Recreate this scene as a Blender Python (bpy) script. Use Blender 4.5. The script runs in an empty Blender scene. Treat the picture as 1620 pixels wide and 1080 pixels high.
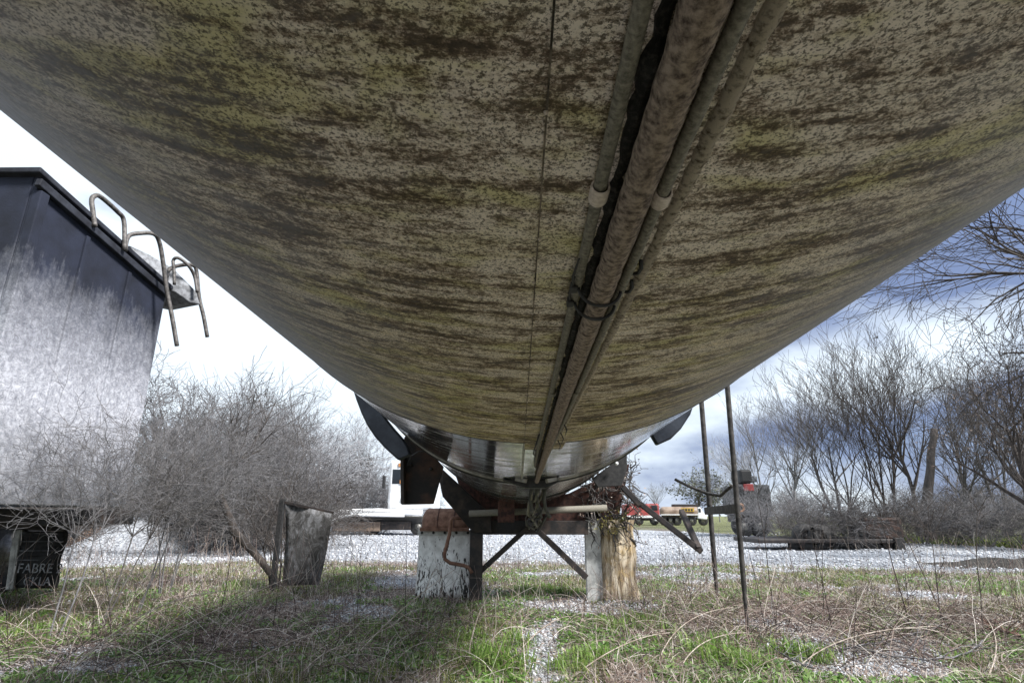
import bpy, math, random
import numpy as np
from mathutils import Vector, Matrix

C = bpy.context.scene.collection
SC = bpy.context.scene
R = math.radians
PI = math.pi

# ------------------------------------------------------------------ camera
CAM_H = 0.9
F = 900.0                                   # focal length in pixels of a 1620 px wide frame
PITCH, YAW = R(16.99), R(0.637)
cam_d = bpy.data.cameras.new('camera')
cam_d.sensor_width = 36.0
cam_d.lens = F / 1620 * 36.0
cam_d.clip_start = 0.01
cam_d.clip_end = 3000
cam = bpy.data.objects.new('camera', cam_d)
cam.location = (0, 0, CAM_H)
cam.rotation_euler = (PI / 2 + PITCH, 0, YAW)
C.objects.link(cam)
SC.camera = cam

# ------------------------------------------------------------------ sky, sun, exposure
SUN_EL, SUN_AZ = R(44), R(122)              # azimuth from +Y towards +X
SKY_STRENGTH, SUN_STRENGTH, EXPOSURE = 0.125, 4.2, 0.98
world = bpy.data.worlds.new('World')
SC.world = world
world.use_nodes = True
wn, wl = world.node_tree.nodes, world.node_tree.links
wn.clear()
w_out = wn.new('ShaderNodeOutputWorld')
w_bg = wn.new('ShaderNodeBackground')
w_bg.inputs['Strength'].default_value = SKY_STRENGTH
w_sky = wn.new('ShaderNodeTexSky')
w_sky.sky_type = 'NISHITA'
w_sky.sun_disc = False
w_sky.sun_elevation = SUN_EL
w_sky.sun_rotation = SUN_AZ
w_sky.air_density = 1.0
w_sky.dust_density = 1.2
w_tc = wn.new('ShaderNodeTexCoord')
w_map = wn.new('ShaderNodeMapping')
w_map.inputs['Scale'].default_value = (1.0, 1.0, 2.6)
w_map.inputs['Location'].default_value = (3.1, 0.7, 0.4)
w_map.inputs['Rotation'].default_value = (0, R(14), 0)
w_n1 = wn.new('ShaderNodeTexNoise')
w_n1.inputs['Scale'].default_value = 2.3
w_n1.inputs['Detail'].default_value = 8
w_n1.inputs['Roughness'].default_value = 0.5
w_r1 = wn.new('ShaderNodeValToRGB')         # cloud tone: grey-blue bases to bright tops
w_r1.color_ramp.elements[0].position = 0.355
w_r1.color_ramp.elements[0].color = (0.95, 1.25, 2.15, 1)
w_r1.color_ramp.elements[1].position = 0.50
w_r1.color_ramp.elements[1].color = (4.1, 4.6, 5.1, 1)
w_n2 = wn.new('ShaderNodeTexNoise')
w_n2.inputs['Scale'].default_value = 1.2
w_n2.inputs['Detail'].default_value = 6
w_r2 = wn.new('ShaderNodeValToRGB')         # cloud cover
w_r2.color_ramp.elements[0].position = 0.30
w_r2.color_ramp.elements[0].color = (0.85, 0.85, 0.85, 1)
w_r2.color_ramp.elements[1].position = 0.55
w_r2.color_ramp.elements[1].color = (1, 1, 1, 1)
w_mix = wn.new('ShaderNodeMix')
w_mix.data_type = 'RGBA'
wl.new(w_tc.outputs['Generated'], w_map.inputs['Vector'])
wl.new(w_map.outputs['Vector'], w_n1.inputs['Vector'])
wl.new(w_map.outputs['Vector'], w_n2.inputs['Vector'])
w_sep = wn.new('ShaderNodeSeparateXYZ')
w_lin = wn.new('ShaderNodeMath')             # the cloud deck is thicker towards the right-hand side of the sky
w_lin.operation = 'MULTIPLY_ADD'
w_lin.inputs[1].default_value = -0.22
wl.new(w_tc.outputs['Generated'], w_sep.inputs[0])
wl.new(w_sep.outputs['X'], w_lin.inputs[0])
wl.new(w_n1.outputs['Fac'], w_lin.inputs[2])
wl.new(w_lin.outputs[0], w_r1.inputs['Fac'])
wl.new(w_n2.outputs['Fac'], w_r2.inputs['Fac'])
wl.new(w_r2.outputs['Color'], w_mix.inputs['Factor'])
wl.new(w_sky.outputs['Color'], w_mix.inputs['A'])
wl.new(w_r1.outputs['Color'], w_mix.inputs['B'])
wl.new(w_mix.outputs['Result'], w_bg.inputs['Color'])
wl.new(w_bg.outputs['Background'], w_out.inputs['Surface'])

sun_d = bpy.data.lights.new('sun', 'SUN')
sun_d.energy = SUN_STRENGTH
sun_d.angle = R(12)
sun_d.color = (1.0, 0.98, 0.95)
sun = bpy.data.objects.new('sun', sun_d)
sdir = Vector((math.sin(SUN_AZ) * math.cos(SUN_EL), math.cos(SUN_AZ) * math.cos(SUN_EL), math.sin(SUN_EL)))
sun.rotation_euler = (-sdir).to_track_quat('-Z', 'Y').to_euler()
sun.location = (0, 0, 30)
C.objects.link(sun)

SC.view_settings.view_transform = 'Standard'
SC.view_settings.look = 'None'
SC.view_settings.exposure = EXPOSURE
SC.view_settings.gamma = 1.0
SC.view_settings.use_curve_mapping = False
SC.cycles.max_bounces = 6
SC.cycles.use_denoising = True

# ------------------------------------------------------------------ helpers
def ray(u, v):
    X, w = u - 810.0, 540.0 - v
    d = (X, F * math.cos(PITCH) - w * math.sin(PITCH), F * math.sin(PITCH) + w * math.cos(PITCH))
    c, s = math.cos(YAW), math.sin(YAW)
    return Vector((c * d[0] - s * d[1], s * d[0] + c * d[1], d[2]))

def P(u, v, Y):
    """point of the place at distance Y ahead that the photograph shows at u, v"""
    d = ray(u, v)
    p = d * (Y / d.y)
    return Vector((p.x, p.y, p.z + CAM_H))

def GX(u, Y):
    return ray(u, 815).x / ray(u, 815).y * Y

def tag(o, label=None, cat=None, group=None, kind=None):
    if label: o['label'] = label
    if cat: o['category'] = cat
    if group: o['group'] = group
    if kind: o['kind'] = kind
    return o

def empty(name, loc, label, cat, group=None, rz=0.0):
    o = bpy.data.objects.new(name, None)
    o.location = loc
    o.rotation_euler = (0, 0, rz)
    o.empty_display_size = 0.1
    C.objects.link(o)
    return tag(o, label, cat, group)

class MB:
    def __init__(self):
        self.v, self.f = [], []
    def add(self, vs, fs):
        n = len(self.v)
        self.v += [tuple(p) for p in vs]
        self.f += [tuple(i + n for i in q) for q in fs]
        return self
    def box(self, a, b):
        (x0, y0, z0), (x1, y1, z1) = a, b
        vs = [(x, y, z) for x in (x0, x1) for y in (y0, y1) for z in (z0, z1)]
        return self.add(vs, [(0, 1, 3, 2), (4, 6, 7, 5), (0, 4, 5, 1), (2, 3, 7, 6), (0, 2, 6, 4), (1, 5, 7, 3)])
    def bar(self, a, b, w, h, up=(0, 0, 1)):
        a, b = Vector(a), Vector(b)
        d = (b - a).normalized()
        up = Vector(up)
        s = d.cross(up)
        if s.length < 1e-4: s = d.cross(Vector((0, 1, 0)))
        s.normalize()
        u = s.cross(d).normalized()
        vs = [p + s * (i * w / 2) + u * (j * h / 2) for p in (a, b) for i, j in ((-1, -1), (1, -1), (1, 1), (-1, 1))]
        return self.add(vs, [(3, 2, 1, 0), (4, 5, 6, 7), (0, 1, 5, 4), (1, 2, 6, 5), (2, 3, 7, 6), (3, 0, 4, 7)])
    def tube(self, pts, rad, n=8, cap=True):
        pts = [Vector(p) for p in pts]
        m = len(pts)
        if not hasattr(rad, '__len__'): rad = [rad] * m
        vs, fs = [], []
        ref = None
        for i, p in enumerate(pts):
            d = (pts[min(i + 1, m - 1)] - pts[max(i - 1, 0)])
            if d.length < 1e-9: d = Vector((0, 0, 1))
            d.normalize()
            if ref is None:
                ref = Vector((0, 0, 1)) if abs(d.z) < 0.9 else Vector((1, 0, 0))
            s = d.cross(ref).normalized()
            ref = s.cross(d).normalized()
            for k in range(n):
                a = 2 * PI * k / n
                vs.append(p + (s * math.cos(a) + ref * math.sin(a)) * rad[i])
        for i in range(m - 1):
            for k in range(n):
                fs.append((i * n + k, i * n + (k + 1) % n, (i + 1) * n + (k + 1) % n, (i + 1) * n + k))
        if cap:
            fs.append(tuple(range(n - 1, -1, -1)))
            fs.append(tuple((m - 1) * n + k for k in range(n)))
        return self.add(vs, fs)
    def prism(self, pts, vec):
        """outline pts (list of 3D points), given thickness along vec"""
        n = len(pts)
        pts = [Vector(p) for p in pts]
        vs = pts + [p + Vector(vec) for p in pts]
        fs = [tuple(range(n)), tuple(range(2 * n - 1, n - 1, -1))]
        fs += [(k, k + n, (k + 1) % n + n, (k + 1) % n) for k in range(n)]
        return self.add(vs, fs)
    def lathe(self, prof, c, axis='x', n=24, a0=0, a1=2 * PI):
        """prof: list of (along, radius) about an axis through c"""
        vs, fs = [], []
        full = abs(a1 - a0 - 2 * PI) < 1e-6
        m = n if full else n + 1
        for t, r in prof:
            for k in range(m):
                a = a0 + (a1 - a0) * k / n
                u, w = r * math.cos(a), r * math.sin(a)
                if axis == 'x': vs.append((c[0] + t, c[1] + u, c[2] + w))
                elif axis == 'y': vs.append((c[0] + u, c[1] + t, c[2] + w))
                else: vs.append((c[0] + u, c[1] + w, c[2] + t))
        for i in range(len(prof) - 1):
            for k in range(n):
                k2 = (k + 1) % m
                fs.append((i * m + k, i * m + k2, (i + 1) * m + k2, (i + 1) * m + k))
        return self.add(vs, fs)
    def build(self, name, mat, parent=None, smooth=False, bevel=0.0):
        me = bpy.data.meshes.new(name)
        me.from_pydata(self.v, [], self.f)
        me.update()
        return link(name, me, mat, parent, smooth, bevel)

def link(name, me, mat, parent=None, smooth=False, bevel=0.0):
    if mat and not me.materials: me.materials.append(mat)
    if smooth:
        me.polygons.foreach_set('use_smooth', [True] * len(me.polygons))
    o = bpy.data.objects.new(name, me)
    C.objects.link(o)
    if parent:
        o.parent = parent
        if parent.type == 'EMPTY':
            o.location = -parent.location
    if bevel:
        b = o.modifiers.new('bevel', 'BEVEL')
        b.width = bevel
        b.segments = 2
        b.limit_method = 'ANGLE'
    return o

def np_mesh(name, V, faces_flat, nside):
    """fast mesh from arrays; every face has nside corners"""
    me = bpy.data.meshes.new(name)
    V = np.asarray(V, np.float32).reshape(-1, 3)
    Fc = np.asarray(faces_flat, np.int32).reshape(-1, nside)
    me.vertices.add(len(V))
    me.vertices.foreach_set('co', V.ravel())
    me.loops.add(Fc.size)
    me.loops.foreach_set('vertex_index', Fc.ravel())
    me.polygons.add(len(Fc))
    me.polygons.foreach_set('loop_start', np.arange(0, Fc.size, nside, dtype=np.int32))
    me.polygons.foreach_set('loop_total', np.full(len(Fc), nside, np.int32))
    me.update(calc_edges=True)
    me.validate()
    return me

def vnoise(x, y, scale, seed=0):
    """smooth value noise 0..1 on numpy arrays"""
    x = np.asarray(x, float) * scale + seed * 17.3
    y = np.asarray(y, float) * scale - seed * 9.1
    xi, yi = np.floor(x), np.floor(y)
    fx, fy = x - xi, y - yi
    fx, fy = fx * fx * (3 - 2 * fx), fy * fy * (3 - 2 * fy)
    def h(a, b):
        t = np.sin(a * 127.1 + b * 311.7 + seed * 74.7) * 43758.5453
        return t - np.floor(t)
    return (h(xi, yi) * (1 - fx) + h(xi + 1, yi) * fx) * (1 - fy) + (h(xi, yi + 1) * (1 - fx) + h(xi + 1, yi + 1) * fx) * fy

def fbm(x, y, scale, seed=0):
    return 0.55 * vnoise(x, y, scale, seed) + 0.3 * vnoise(x, y, scale * 2.3, seed + 1) + 0.15 * vnoise(x, y, scale * 5.1, seed + 2)

# ------------------------------------------------------------------ materials
class NT:
    """small node-tree writer"""
    def __init__(self, name):
        self.m = bpy.data.materials.new(name)
        self.m.use_nodes = True
        self.n, self.l = self.m.node_tree.nodes, self.m.node_tree.links
        self.b = self.n['Principled BSDF']
        self.co = self.n.new('ShaderNodeTexCoord').outputs['Object']
    def mapped(self, scale=(1, 1, 1), rot=(0, 0, 0)):
        m = self.n.new('ShaderNodeMapping')
        m.inputs['Scale'].default_value = scale
        m.inputs['Rotation'].default_value = rot
        self.l.new(self.co, m.inputs['Vector'])
        return m.outputs['Vector']
    def noise(self, scale, detail=4, rough=0.55, vec=None, dist=0.0):
        t = self.n.new('ShaderNodeTexNoise')
        t.inputs['Scale'].default_value = scale
        t.inputs['Detail'].default_value = detail
        t.inputs['Roughness'].default_value = rough
        t.inputs['Distortion'].default_value = dist
        self.l.new(vec or self.co, t.inputs['Vector'])
        return t.outputs['Fac']
    def voronoi(self, scale, feature='F1', vec=None):
        t = self.n.new('ShaderNodeTexVoronoi')
        t.feature = feature
        t.inputs['Scale'].default_value = scale
        self.l.new(vec or self.co, t.inputs['Vector'])
        return t.outputs['Distance']
    def ramp(self, fac, stops):
        r = self.n.new('ShaderNodeValToRGB')
        e = r.color_ramp.elements
        while len(e) < len(stops): e.new(0.5)
        for k, (p, c) in enumerate(stops):
            e[k].position = p
            e[k].color = (c, c, c, 1) if not hasattr(c, '__len__') else (*c, 1)
        self.l.new(fac, r.inputs['Fac'])
        return r.outputs['Color']
    def mix(self, fac, a, b, blend='MIX'):
        x = self.n.new('ShaderNodeMix')
        x.data_type = 'RGBA'
        x.blend_type = blend
        for s, v in (('Factor', fac), ('A', a), ('B', b)):
            if isinstance(v, (int, float)): x.inputs[s].default_value = v if s == 'Factor' else (v, v, v, 1)
            elif isinstance(v, tuple): x.inputs[s].default_value = (*v, 1)
            else: self.l.new(v, x.inputs[s])
        return x.outputs['Result']
    def math(self, op, a, b=0.5, c=None, clamp=False):
        x = self.n.new('ShaderNodeMath')
        x.operation = op
        x.use_clamp = clamp
        for k, v in enumerate((a, b, c)):
            if v is None: continue
            if isinstance(v, (int, float)): x.inputs[k].default_value = v
            else: self.l.new(v, x.inputs[k])
        return x.outputs[0]
    def xyz(self):
        s = self.n.new('ShaderNodeSeparateXYZ')
        self.l.new(self.co, s.inputs[0])
        return s.outputs
    def attr(self, name):
        a = self.n.new('ShaderNodeAttribute')
        a.attribute_name = name
        return a.outputs['Fac']
    def rand(self):
        return self.n.new('ShaderNodeObjectInfo').outputs['Random']
    def island(self):
        return self.n.new('ShaderNodeNewGeometry').outputs['Random Per Island']
    def put(self, color=None, rough=None, metal=None, bump=None, bstr=0.3, bdist=0.01):
        for s, v in (('Base Color', color), ('Roughness', rough), ('Metallic', metal)):
            if v is None: continue
            if isinstance(v, (int, float)): self.b.inputs[s].default_value = v
            elif isinstance(v, tuple): self.b.inputs[s].default_value = (*v, 1)
            else: self.l.new(v, self.b.inputs[s])
        if bump is not None:
            bn = self.n.new('ShaderNodeBump')
            bn.inputs['Strength'].default_value = bstr
            bn.inputs['Distance'].default_value = bdist
            self.l.new(bump, bn.inputs['Height'])
            self.l.new(bn.outputs['Normal'], self.b.inputs['Normal'])
        return self.m

def worn(name, c1, c2, rough=0.7, metal=0.0, scale=12, lo=0.4, hi=0.62, bump=0.25, bdist=0.004):
    t = NT(name)
    n = t.noise(scale, 8, 0.62)
    fine = t.noise(scale * 9, 3, 0.6)
    c = t.ramp(n, [(lo, c1), (hi, c2)])
    c = t.mix(0.35, c, t.ramp(fine, [(0.3, 0.45), (0.7, 1.0)]), 'MULTIPLY')
    return t.put(c, rough, metal, t.math('ADD', n, fine), bump, bdist)

M = {}
# dirty tank jacket: beige oxide film, dark speckle, algae, cleaner metal up the flanks
t = NT('grimy_tank_jacket')
x, y, z = t.xyz()
v2 = t.mapped((0.8, 1.5, 0.8))
big = t.noise(9, 4, 0.6, v2, 0.6)
mid = t.noise(30, 6, 0.72, t.mapped((0.8, 1.3, 0.8)), 0.3)
fine = t.noise(165, 8, 0.82, t.mapped((0.9, 1.2, 0.9)), 0.2)
speck = t.noise(420, 3, 0.7)
streak = t.noise(7, 5, 0.6, t.mapped((1.2, 9, 1.2)), 0.4)
bands = t.noise(2.6, 5, 0.62, t.mapped((1.8, 7.0, 1.8)), 0.5)
comb = t.math('ADD', t.math('ADD', t.math('MULTIPLY', fine, 0.42), t.math('MULTIPLY', mid, 0.30)), t.math('ADD', t.math('MULTIPLY', streak, 0.32), t.math('MULTIPLY', bands, 0.22)))
huge = t.noise(2.3, 3, 0.5, t.mapped((1, 1.6, 1)), 0.8)
comb = t.math('ADD', comb, t.math('MULTIPLY_ADD', huge, 0.16, -0.094))
base = t.ramp(comb, [(0.588, (0.86, 0.77, 0.70)), (0.625, (0.57, 0.48, 0.41)), (0.658, (0.20, 0.142, 0.103)), (0.705, (0.045, 0.031, 0.022))])
base = t.mix(t.ramp(speck, [(0.52, 0.0), (0.59, 0.85)]), base, (0.065, 0.047, 0.031))
sp2 = t.noise(210, 4, 0.75, t.mapped((0.9, 1.15, 0.9)))
base = t.mix(t.ramp(t.math('ADD', sp2, t.math('MULTIPLY_ADD', mid, 0.5, -0.25)), [(0.53, 0.0), (0.60, 0.75)]), base, (0.085, 0.062, 0.04))
alg = t.ramp(big, [(0.48, 0.0), (0.62, 1.0)])
base = t.mix(t.math('MULTIPLY', alg, 0.75), base, t.mix(1.0, base, (0.72, 0.75, 0.38), 'MULTIPLY'))
# film of algae lies thicker towards the far damp end
farg = t.math('MULTIPLY', t.math('MULTIPLY_ADD', y, 0.9, -0.15, True), t.ramp(streak, [(0.38, 0.35), (0.60, 1.0)]))
base = t.mix(farg, base, t.mix(1.0, base, (0.95, 0.88, 0.56), 'MULTIPLY'))
# height above the belly line: film thins where rain washes the flank
up = t.math('MULTIPLY_ADD', y, 0.01627, z)
clean = t.math('ADD', t.math('MULTIPLY_ADD', up, 8.0, -9.08), t.math('MULTIPLY_ADD', mid, 1.0, -0.5), None, True)
metalc = t.mix(t.ramp(t.noise(60, 4, 0.7, t.mapped((1, 1, 6))), [(0.35, 0.0), (0.65, 0.6)]), (0.46, 0.475, 0.57), (0.21, 0.215, 0.265))
base = t.mix(t.math('MULTIPLY', clean, 0.95), base, metalc)
M['jacket'] = t.put(base, t.math('MULTIPLY_ADD', clean, -0.15, 0.80), t.math('MULTIPLY', clean, 0.15), t.math('ADD', fine, mid), 0.7, 0.002)

t = NT('polished_steel')
sm = t.noise(6, 5, 0.6, t.mapped((1, 3, 1)))
fi = t.noise(60, 5, 0.65)
dirt = t.math('MULTIPLY', t.ramp(sm, [(0.46, 0.0), (0.72, 0.55)]), t.ramp(fi, [(0.35, 0.4), (0.6, 1.0)]))
M['steel'] = t.put(t.mix(dirt, (0.38, 0.385, 0.39), (0.10, 0.09, 0.05)), t.math('MULTIPLY_ADD', dirt, 0.6, 0.08), t.math('MULTIPLY_ADD', dirt, -0.8, 1.0), sm, 0.06, 0.01)
M['pipe'] = worn('muddy_pipe', (0.075, 0.048, 0.034), (0.46, 0.36, 0.28), 0.85, 0.0, 190, 0.36, 0.62, 0.9, 0.0016)
M['conduit'] = worn('grey_conduit', (0.09, 0.082, 0.062), (0.31, 0.285, 0.23), 0.7, 0.0, 260, 0.34, 0.66, 0.5, 0.001)
M['clamp'] = worn('chalky_clamp', (0.48, 0.39, 0.33), (0.80, 0.71, 0.63), 0.8, 0.0, 300, 0.3, 0.7, 0.3, 0.001)
M['sealant'] = worn('sealant_bead', (0.13, 0.09, 0.055), (0.72, 0.62, 0.49), 0.9, 0.0, 200, 0.34, 0.52, 1.0, 0.003)
M['crud'] = worn('black_crud', (0.010, 0.009, 0.008), (0.16, 0.145, 0.13), 0.6, 0.0, 260, 0.48, 0.72, 1.0, 0.003)
M['black'] = worn('black_rubber', (0.010, 0.010, 0.011), (0.035, 0.034, 0.034), 0.65, 0.0, 30)
M['blacksteel'] = worn('black_painted_steel', (0.012, 0.011, 0.012), (0.06, 0.042, 0.034), 0.6, 0.1, 10, 0.42, 0.7)
M['rustblack'] = worn('rust_streaked_black_plate', (0.010, 0.008, 0.008), (0.085, 0.040, 0.024), 0.75, 0.1, 9, 0.45, 0.72)
M['rust'] = worn('brown_rust', (0.10, 0.045, 0.028), (0.27, 0.15, 0.105), 0.85, 0.0, 16, 0.35, 0.65, 0.5)
M['darkrust'] = worn('dark_red_rust', (0.028, 0.012, 0.010), (0.11, 0.045, 0.032), 0.8, 0.0, 20)
M['fender'] = worn('blue_black_fender', (0.018, 0.022, 0.032), (0.05, 0.058, 0.075), 0.35, 0.3, 6)
M['alu'] = worn('dull_aluminium', (0.22, 0.21, 0.19), (0.48, 0.46, 0.42), 0.5, 0.4, 14)
t = NT('flaking_white_flap')
n = t.noise(9, 6, 0.65, t.mapped((1.6, 1, 0.55)), 0.5)
st = t.noise(26, 4, 0.6, t.mapped((2.2, 1, 0.5)))
x, y, z = t.xyz()
low = t.math('MULTIPLY_ADD', z, -0.55, 0.30)
peel = t.ramp(t.math('ADD', t.math('MULTIPLY', n, st), t.math('MULTIPLY', low, 0.30)), [(0.335, 0.0), (0.36, 1.0)])
grey = t.ramp(t.noise(14, 5), [(0.3, (0.52, 0.51, 0.49)), (0.7, (0.86, 0.86, 0.85))])
M['flap_white'] = t.put(t.mix(peel, grey, (0.022, 0.02, 0.018)), 0.6, 0.0, peel, 0.3, 0.003)
t = NT('split_tan_timber')
v2 = t.mapped((9, 9, 0.8))
g = t.noise(3.0, 7, 0.68, v2, 0.7)
g2 = t.noise(8, 3, 0.6)
c = t.ramp(g, [(0.36, (0.06, 0.042, 0.028)), (0.44, (0.36, 0.27, 0.17)), (0.60, (0.72, 0.62, 0.47))])
c = t.mix(t.ramp(g2, [(0.54, 0.0), (0.66, 0.6)]), c, (0.42, 0.29, 0.12))
M['timber'] = t.put(c, 0.9, 0.0, g, 0.9, 0.02)
M['palepost'] = worn('weathered_pale_post', (0.38, 0.38, 0.36), (0.74, 0.74, 0.71), 0.8, 0.0, 8)

t = NT('navy_paint_haze_fade')
x, y, z = t.xyz()
cr = t.noise(11, 7, 0.78, t.mapped((1, 1, 1.3)), 1.6)
wob = t.math('ADD', t.math('MULTIPLY', t.noise(7, 8, 0.75, t.mapped((3, 3, 0.8))), 0.5), t.math('MULTIPLY', t.noise(3, 8, 0.7), 0.5))
haze_fade = t.math('ADD', t.math('MULTIPLY_ADD', z, -0.95, 2.85), t.math('MULTIPLY_ADD', wob, 1.3, -0.65), None, True)  # walls fade to pale haze lower down, painted into the colour
navy = t.ramp(t.noise(4, 5), [(0.3, (0.004, 0.006, 0.014)), (0.7, (0.015, 0.020, 0.040))])
haze_tone = t.ramp(t.noise(22, 6, 0.7), [(0.3, (0.26, 0.27, 0.31)), (0.65, (0.58, 0.59, 0.64))])
low_dark = t.math('ADD', t.math('MULTIPLY_ADD', z, -0.95, 1.72), t.math('MULTIPLY_ADD', t.noise(6, 6, 0.7), 1.4, -0.7), None, True)
haze_tone = t.mix(t.math('MULTIPLY', low_dark, 0.85), haze_tone, (0.075, 0.078, 0.085))
crack = t.ramp(cr, [(0.46, 0.0), (0.495, 1.0), (0.53, 0.0)])
haze_tone = t.mix(t.math('MULTIPLY', crack, 0.7), haze_tone, (0.05, 0.05, 0.06))
M['navy'] = t.put(t.mix(haze_fade, navy, haze_tone), t.math('MULTIPLY_ADD', haze_fade, 0.1, 0.85), 0.0, cr, 0.3, 0.01)
M['navyplain'] = worn('navy_paint', (0.005, 0.006, 0.012), (0.028, 0.032, 0.045), 0.8, 0.0, 7)
M['galv'] = worn('greyed_metal', (0.07, 0.073, 0.08), (0.24, 0.25, 0.27), 0.6, 0.2, 12)
M['rail'] = worn('grey_tube_rail', (0.055, 0.05, 0.045), (0.17, 0.155, 0.145), 0.6, 0.2, 25)
M['white'] = worn('white_truck_paint', (0.55, 0.55, 0.54), (0.82, 0.83, 0.84), 0.4, 0.0, 3, 0.25, 0.5, 0.05)
M['amber'] = worn('amber_lens', (0.42, 0.17, 0.06), (0.62, 0.30, 0.12), 0.3, 0.0, 20)
M['red'] = worn('red_truck_paint', (0.22, 0.03, 0.03), (0.40, 0.07, 0.065), 0.6, 0.0, 2)
M['tan'] = worn('tan_tank_paint', (0.16, 0.105, 0.075), (0.34, 0.26, 0.20), 0.5, 0.0, 1.2)
M['yellow'] = worn('yellow_paint', (0.36, 0.22, 0.03), (0.55, 0.36, 0.06), 0.5, 0.0, 4)
M['glass'] = NT('dark_glass').put((0.02, 0.025, 0.03), 0.08, 0.0)
M['letter'] = worn('worn_white_lettering', (0.25, 0.26, 0.30), (0.72, 0.74, 0.78), 0.7, 0.0, 30, 0.40, 0.56)
M['post'] = worn('dark_post', (0.022, 0.02, 0.019), (0.075, 0.068, 0.062), 0.8, 0.0, 18)

def bark(name, c1, c2, s=14):
    t = NT(name)
    n = t.noise(s, 5, 0.65, t.mapped((1, 1, 0.35)))
    c = t.ramp(n, [(0.35, c1), (0.65, c2)])
    c = t.mix(t.ramp(t.rand(), [(0, 0.0), (1, 0.25)]), c, (0.10, 0.09, 0.085))
    return t.put(c, 0.9, 0.0, n, 0.6, 0.02)
M['bark_grey'] = bark('grey_bark', (0.075, 0.073, 0.077), (0.25, 0.245, 0.255))
M['bark_dark'] = bark('dark_bark', (0.022, 0.018, 0.016), (0.085, 0.068, 0.058))
M['bark_pale'] = bark('pale_bark', (0.22, 0.22, 0.235), (0.52, 0.52, 0.54))
M['bark_mid'] = bark('mid_bark', (0.045, 0.041, 0.040), (0.155, 0.142, 0.135))

def leafmat(name, stops, rough=0.65, trans=0.0):
    t = NT(name)
    c = t.ramp(t.island(), stops)
    c = t.mix(0.4, c, t.ramp(t.noise(1.3, 3), [(0.3, 0.55), (0.7, 1.25)]), 'MULTIPLY')
    m = t.put(c, rough)
    if trans:
        tr = t.n.new('ShaderNodeBsdfTranslucent')
        t.l.new(c, tr.inputs['Color'])
        mx = t.n.new('ShaderNodeMixShader')
        mx.inputs[0].default_value = trans
        t.l.new(t.b.outputs[0], mx.inputs[1])
        t.l.new(tr.outputs[0], mx.inputs[2])
        t.l.new(mx.outputs[0], t.n['Material Output'].inputs['Surface'])
    return m
M['grass'] = leafmat('green_grass', [(0.0, (0.045, 0.085, 0.020)), (0.5, (0.10, 0.155, 0.030)), (0.8, (0.28, 0.34, 0.07)), (1.0, (0.46, 0.44, 0.16))], 0.6, 0.45)
M['herb'] = leafmat('ground_cover_leaf', [(0.0, (0.05, 0.12, 0.02)), (0.5, (0.14, 0.27, 0.05)), (1.0, (0.30, 0.42, 0.14))], 0.45, 0.4)
M['straw'] = leafmat('dry_straw', [(0.0, (0.10, 0.062, 0.05)), (0.4, (0.30, 0.22, 0.18)), (0.7, (0.55, 0.46, 0.40)), (1.0, (0.78, 0.72, 0.66))], 0.8, 0.3)
M['stem'] = leafmat('dead_stem', [(0.0, (0.05, 0.03, 0.026)), (0.45, (0.17, 0.105, 0.09)), (0.7, (0.42, 0.33, 0.28)), (1.0, (0.68, 0.62, 0.56))], 0.8)
M['stemdark'] = worn('dark_weed_stem', (0.028, 0.022, 0.02), (0.10, 0.075, 0.062), 0.85, 0.0, 20)
M['stempale'] = worn('bleached_stem', (0.26, 0.20, 0.16), (0.55, 0.48, 0.41), 0.85, 0.0, 20)
M['litter'] = leafmat('leaf_litter', [(0.0, (0.06, 0.038, 0.03)), (0.5, (0.22, 0.15, 0.115)), (1.0, (0.60, 0.52, 0.45))], 0.85)
M['bud'] = leafmat('opening_buds', [(0.0, (0.13, 0.09, 0.07)), (1.0, (0.30, 0.23, 0.19))], 0.8)
M['needle'] = leafmat('evergreen_leaf', [(0.0, (0.05, 0.06, 0.035)), (1.0, (0.14, 0.15, 0.10))], 0.7)
M['stone'] = leafmat('limestone_chip', [(0.0, (0.18, 0.185, 0.20)), (0.5, (0.44, 0.455, 0.48)), (1.0, (0.74, 0.76, 0.80))], 0.85)
M['orangegrass'] = leafmat('russet_grass', [(0.0, (0.22, 0.13, 0.085)), (1.0, (0.46, 0.30, 0.21))], 0.85)

t = NT('ground_soil_and_gravel')
gr, gn = t.attr('gravel'), t.attr('green')
n1 = t.noise(3, 6, 0.65)
n2 = t.noise(38, 6, 0.7)
vo = t.voronoi(45)
soil = t.ramp(n2, [(0.32, (0.035, 0.026, 0.022)), (0.5, (0.14, 0.11, 0.095)), (0.68, (0.46, 0.40, 0.36))])
grn = t.ramp(n2, [(0.32, (0.05, 0.07, 0.018)), (0.55, (0.17, 0.20, 0.05)), (0.75, (0.33, 0.33, 0.16))])
c = t.mix(t.math('MULTIPLY', gn, t.ramp(n1, [(0.35, 0.3), (0.6, 1.0)])), soil, grn)
gcol = t.ramp(t.math('ADD', t.math('MULTIPLY', vo, 0.5), t.math('MULTIPLY', n2, 0.6)), [(0.22, (0.10, 0.105, 0.12)), (0.46, (0.37, 0.385, 0.415)), (0.68, (0.66, 0.68, 0.72))])
gcol = t.mix(t.ramp(t.noise(0.6, 6, 0.7, t.mapped((0.5, 1.5, 1))), [(0.42, 0.0), (0.6, 0.55)]), gcol, t.mix(1.0, gcol, (0.45, 0.46, 0.50), 'MULTIPLY'))
c = t.mix(gr, c, gcol)
M['ground'] = t.put(c, 0.95, 0.0, t.math('ADD', n2, vo), 1.0, 0.04)
t = NT('gravel_heap')
vo = t.voronoi(16)
n2 = t.noise(14, 6, 0.7)
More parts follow.
